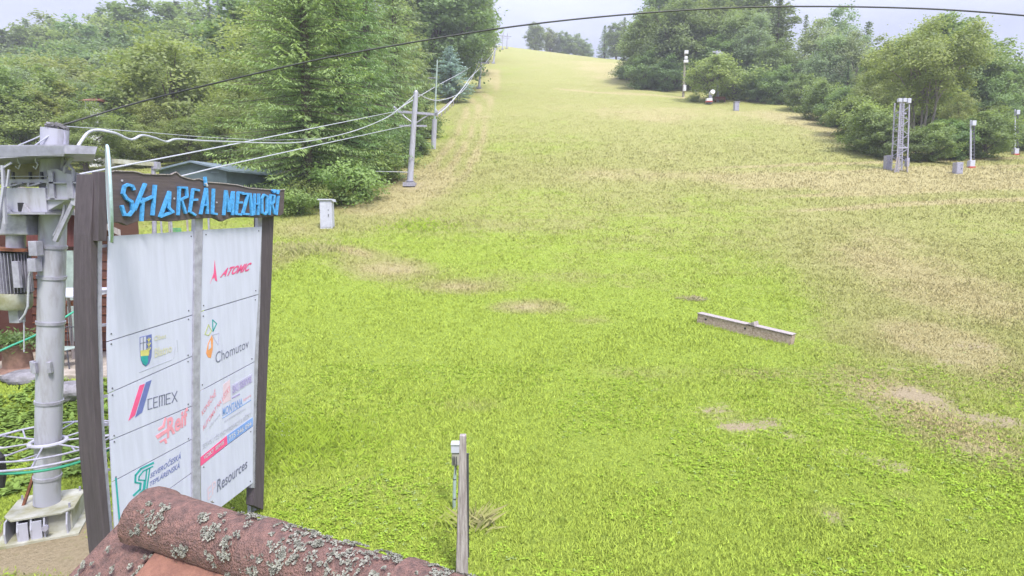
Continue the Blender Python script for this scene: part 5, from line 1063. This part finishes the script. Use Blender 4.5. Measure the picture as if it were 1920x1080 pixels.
V = np.stack([np.stack([x-.010, y, z], 1), np.stack([x+.010, y, z], 1), np.stack([x+rng.normal(0, .04, n), y, z+.04+.10*rng.random(n)], 1)], 1).reshape(-1, 3)
me = np_mesh('grass_tuft', V, np.arange(3*n).reshape(-1, 3), grass_m, None, False, np.repeat(np.array((.29,.40,.05))*(.8+.4*rng.random((n, 1))), 3, 0)); o = bpy.data.objects.new('grass_tuft', me); COL.objects.link(o)
tag(o, 'fringe of uncut grass along the lower side of the wooden beam', 'grass', None, 'stuff')
# ================================================================== foreground post with meter box
q = P(866, 1085, 7.0); zb_ = gz(q.x, q.y)-.2; tpP = P(868, 815, 7.0)
mb = MB(); 
def ringp(c, w_, d_): return [(c.x-w_/2, c.y-d_/2, c.z), (c.x+w_/2, c.y-d_/2, c.z), (c.x+w_/2, c.y+d_/2, c.z), (c.x-w_/2, c.y+d_/2, c.z)]
sec = [(0, .15, .13), (.25, .14, .12), (.5, .115, .1), (.75, .095, .09), (1, .078, .08)]; vs = []
bP = Vector((q.x, q.y, zb_))
for t_, w_, d_ in sec: vs += ringp(bP.lerp(tpP, t_), w_, d_)
fs = [(0, 3, 2, 1), (16, 17, 18, 19)]
for i in range(4):
    for k in range(4): a = i*4+k; b = i*4+(k+1) % 4; fs.append((a, b, b+4, a+4))
mb.add(vs, fs); pst = empty('wooden_post', bP, 'weathered squared wooden post standing alone on the near lawn', 'post'); mb.build('post', M['woodgrey'], pst, .008)
mb = MB(); mb.bar(bP.lerp(tpP, .0)+Vector((-.075, .09, 0)), P(864, 858, 7.09), .03, .04, (1,0,0)); mb.bar(bP.lerp(tpP, .2)+Vector((.06, .09, 0)), P(876, 850, 7.09), .02, .04, (1,0,0)); mb.build('backing_strip', M['steeldark'], pst)
mY = 8.6; mt = empty('meter_box', G(853, 987), 'small white box on a pale pipe, just left of the lone wooden post', 'box')
mb = MB(); pbox(mb, 845.5, 834, 862, 850, mY, .12); mb.build('box', M['whitew'], mt, .008)
mb = MB(); pbox(mb, 845, 833, 862.5, 835.2, mY-.015, .15); mb.build('lid', M['whitew'], mt, .003)
mb = MB(); pbox(mb, 847, 850.5, 861, 873, mY+.02, .07); mb.build('lower_box', mat('dull_glass_box', (.40,.38,.33), .5), mt, .005)
mb = MB()
for x in (849.5, 852.5, 856): mb.tube([P(x, 856, mY), P(x+.6, 874, mY)], .006, 6)
mb.tube([P(855, 873, mY+.05), P(853, 896, mY+.05)], .012, 8); mb.build('wires', M['steeldark'], mt)
mb = MB(); mb.tube([P(854, 872, mY+.06), P(852.5, 900, mY+.06), P(851.5, 940, mY+.06), P(853, 992, mY+.06)], [.018, .026, .026, .022], 10); mb.build('pipe', GP, mt, smooth=True)
for y in (897, 934): mb = MB(); mb.tube([P(852.3, y, mY+.06), P(852.2, y+2, mY+.06)], .030, 10); mb.build('clamp', M['steeldark'], mt)
def tuft(name, px, py, n, rad, h, col, label, col2, lean=.12, wdt=.006):
    c = G(px, py); x = c.x+rng.normal(0, rad, n); y = c.y+rng.normal(0, rad*.7, n); z = ground(x, y); hh = h*(.4+.7*rng.random(n)); a = rng.random(n)*3.14; dx, dy = np.cos(a)*wdt, np.sin(a)*wdt
    lx_, ly_ = rng.normal(0, lean, n), rng.normal(0, lean, n); k = rng.random((n, 1)); c3 = np.array(col)*k+np.array(col2)*(1-k)
    V = np.stack([np.stack([x-dx, y-dy, z], 1), np.stack([x+dx, y+dy, z], 1), np.stack([x+dx*.7+lx_*.4, y+dy*.7+ly_*.4, z+hh*.6], 1), np.stack([x+lx_, y+ly_, z+hh], 1)], 1).reshape(-1, 3)
    me = np_mesh(name, V, np.arange(4*n).reshape(-1, 4), grass_m, None, False, np.repeat(c3, 4, 0)); o = bpy.data.objects.new(name, me); COL.objects.link(o); tag(o, label, 'grass', None, 'stuff')
GA, GB, DA, DB = (.31,.42,.05), (.24,.34,.045), (.40,.37,.18), (.30,.33,.10)
tuft('grass_tuft', 893, 985, 90, .13, .30, DA, 'taller dry grass tuft right of the lone wooden post', DB, .16)
tuft('grass_tuft', 838, 985, 50, .13, .18, GA, 'grass tuft around the foot of the pale pipe', DB, .14)
tuft('grass_tuft', 520, 835, 3500, 1.0, .20, GA, 'uncut weedy grass strip along the right post of the sign', GB, .08, .0045)
tuft('grass_tuft', 545, 470, 1200, 1.1, .34, DA, 'tall dry grass strip right of the sign below the spruces', DB, .16, .014)
tuft('grass_tuft', 790, 425, 700, 1.2, .22, GA, 'lush bright grass clump below the first pylon', GB, .16, .014)
mb = MB()
for k in range(260):
    c = G(rr_.gauss(528, 16), rr_.uniform(715, 850)); z = c.z+rr_.uniform(.25, .45); r_ = rr_.uniform(.012, .026); mb.add([(c.x-r_, c.y, z), (c.x, c.y-r_, z+.01), (c.x+r_, c.y, z), (c.x, c.y+r_, z-.005)], [(0, 1, 2, 3)])
tag(mb.build('white_flowers', M['flower'], None), 'small white umbel flowers in the weeds right of the sign', 'flowers', None, 'stuff')
# ================================================================== roof ridge in the foreground
A = P(280, 966, 1.78); zR = A.z; r2 = ray(790, 1128); kB = (zR-CAMZ)/r2.z; B = Vector((r2.x*kB, r2.y*kB, zR)); rd = (B-A).normalized(); pr = Vector((-rd.y, rd.x, 0)); pr = pr if pr.y < 0 else -pr   # pr: towards the camera side
roof = empty('tiled_roof', A+rd*.8+Vector((0, 0, -.4)), 'terracotta ridge of the building roof crusted with grey lichen, right under the camera', 'roof')
TL = .52; g = random.Random(12)
def ridge_pt(s, a, r): return A+rd*s+pr*(-math.cos(a)*r)+Vector((0, 0, math.sin(a)*r-.012))
TB = []
for i in range(4):
    s0 = i*TL*.93; mb = MB(); nS, nA = 26, 30; vs = []; fs = []
    for layer in (0, 1):
        for j in range(nS+1):
            s = s0+TL*j/nS; r_ = .094-.009*(j/nS)-.014*layer+(.006 if j < 3 else 0)*(1-layer)
            for k in range(nA+1):
                a = math.radians(-18+216*k/nA); rr2 = r_+.0022*(float(vnoise(s*60, a*9, 3))-.5); vs.append(ridge_pt(s, a, rr2))
    o1 = (nS+1)*(nA+1)
    for j in range(nS):
        for k in range(nA):
            a_ = j*(nA+1)+k; fs.append((a_, a_+1, a_+nA+2, a_+nA+1)); fs.append((o1+a_, o1+a_+nA+1, o1+a_+nA+2, o1+a_+1))
    for k in range(nA): fs.append((k, k+o1, k+1+o1, k+1)); b_ = nS*(nA+1)+k; fs.append((b_, b_+1, b_+1+o1, b_+o1))
    for j in range(nS):
        a_ = j*(nA+1); fs.append((a_, a_+nA+1, a_+nA+1+o1, a_+o1)); a_ += nA; fs.append((a_, a_+o1, a_+nA+1+o1, a_+nA+1))
    mb.add(vs, fs); TB.append(mb.build('ridge_tile', M['tile'], roof, smooth=True))
# hidden mortar core and the roof plane with flat tiles
pitch = math.radians(36)
def slope_pt(s, d, h=0): return A+rd*s+pr*(math.cos(pitch)*d)+Vector((0, 0, -math.sin(pitch)*d-.035))+ (pr*math.sin(pitch)+Vector((0, 0, math.cos(pitch))))*h
def back_pt(s, d, h=0): return A+rd*s-pr*(math.cos(pitch)*d)+Vector((0, 0, -math.sin(pitch)*d-.035))+ (-pr*math.sin(pitch)+Vector((0, 0, math.cos(pitch))))*h
nrm = pr*math.sin(pitch)+Vector((0, 0, math.cos(pitch)))
for row in range(4):
    for c_ in range(9):
        s0 = -.13+c_*.235; d0 = .02+row*.20; h0 = .018
        mb = MB(); mb.prism([slope_pt(s0+.003, d0, .006), slope_pt(s0+.232, d0, .006), slope_pt(s0+.232, d0+.245, .028), slope_pt(s0+.003, d0+.245, .028)], nrm*-.016)
        mb.build('roof_tile', M['tile'], roof, .004)
for s0 in (.14, .62):
    mb = MB(); mb.prism([slope_pt(s0, .03, .036), slope_pt(s0+.40, .03, .036), slope_pt(s0+.40, .26, .050), slope_pt(s0, .17, .046)], nrm*-.014); tag(mb.build('roof_tile', M['tile2'], roof, .005), 'cleaner orange tile under the ridge')
mb = MB(); mb.prism([back_pt(-.13, .0, 0), back_pt(2.0, .0, 0), back_pt(2.0, .5, 0), back_pt(-.13, .5, 0)], (0, 0, -.02)); mb.build('back_slope', M['tile'], roof)
mb = MB(); mb.prism([slope_pt(-.12, .02, -.01), slope_pt(-.12, 1.0, -.01), slope_pt(-.12, 1.0, -.06), back_pt(-.12, .5, -.06), back_pt(-.12, .5, -.01)], rd*2.1); mb.build('roof_deck', M['rust'], roof)
# lichen crust
gL = np.random.default_rng(6); LV = []; LF = []; LT = []
def lich(c, nrm_, r_):
    nrm_ = nrm_.normalized(); u_ = nrm_.orthogonal().normalized(); v_ = nrm_.cross(u_)
    m_ = int(8+r_*1500)
    for _ in range(m_):
        a = gL.random()*6.283; q = r_*gL.random()**.6; cc_ = c+(u_*math.cos(a)+v_*math.sin(a))*q; s_ = .0014+.0026*gL.random(); hh = .0015+.0035*gL.random()*(1-q/r_*.6)
        k = len(LV); t0 = gL.random()*6.28; n_ = 6; tl = gL.normal(0, .35, 2)
        LV.append(tuple(cc_+nrm_*hh*.5))
        for j in range(n_):
            a2 = t0+2*math.pi*j/n_; e_ = s_*(.7+.6*gL.random()); LV.append(tuple(cc_+(u_*math.cos(a2)+v_*math.sin(a2))*e_+nrm_*(hh*(1+.5*gL.normal()))))
        for j in range(n_): LF.append((k, k+1+j, k+1+(j+1) % n_))
cnt = 0
while cnt < 560:
    s = gL.random()*1.75; a = math.radians(gL.uniform(5, 190)); dens = float(fbm(s*9, a*2.2, 15, 3))
    if dens+.25*sst(s, .1, .5)*math.sin(a) < .60: cnt += .15; continue
    r_ = .004+.017*gL.random()**2.2; lich(ridge_pt(s, a, .093), pr*(-math.cos(a))+Vector((0, 0, math.sin(a))), r_); cnt += 1
for _ in range(46): lich(slope_pt(gL.uniform(-.12, .25), gL.uniform(.03, .45), .034), nrm, .004+.010*gL.random()**2)
me = bpy.data.meshes.new('lichen'); me.from_pydata(LV, [], LF); me.materials.append(M['lichen']); o = bpy.data.objects.new('lichen', me); COL.objects.link(o); o.parent = roof; me.transform(Matrix.Translation(-roof.location)); o['kind'] = 'stuff'
hz = MB(); hz.box((0, 640, 30), (1700, 1420, 180)); hm = bpy.data.materials.new('haze_air'); hm.use_nodes = True; t = hm.node_tree; t.nodes.clear()
o_ = N(t, 'ShaderNodeOutputMaterial'); pv = N(t, 'ShaderNodeVolumePrincipled'); pv.inputs['Color'].default_value = (.93, .95, 1, 1); pv.inputs['Density'].default_value = .0008; pv.inputs['Anisotropy'].default_value = .2; t.links.new(pv.outputs[0], o_.inputs['Volume'])
ho = hz.build('haze', hm); tag(ho, 'thin pale air haze over the slope and woods', 'haze', None, 'stuff')
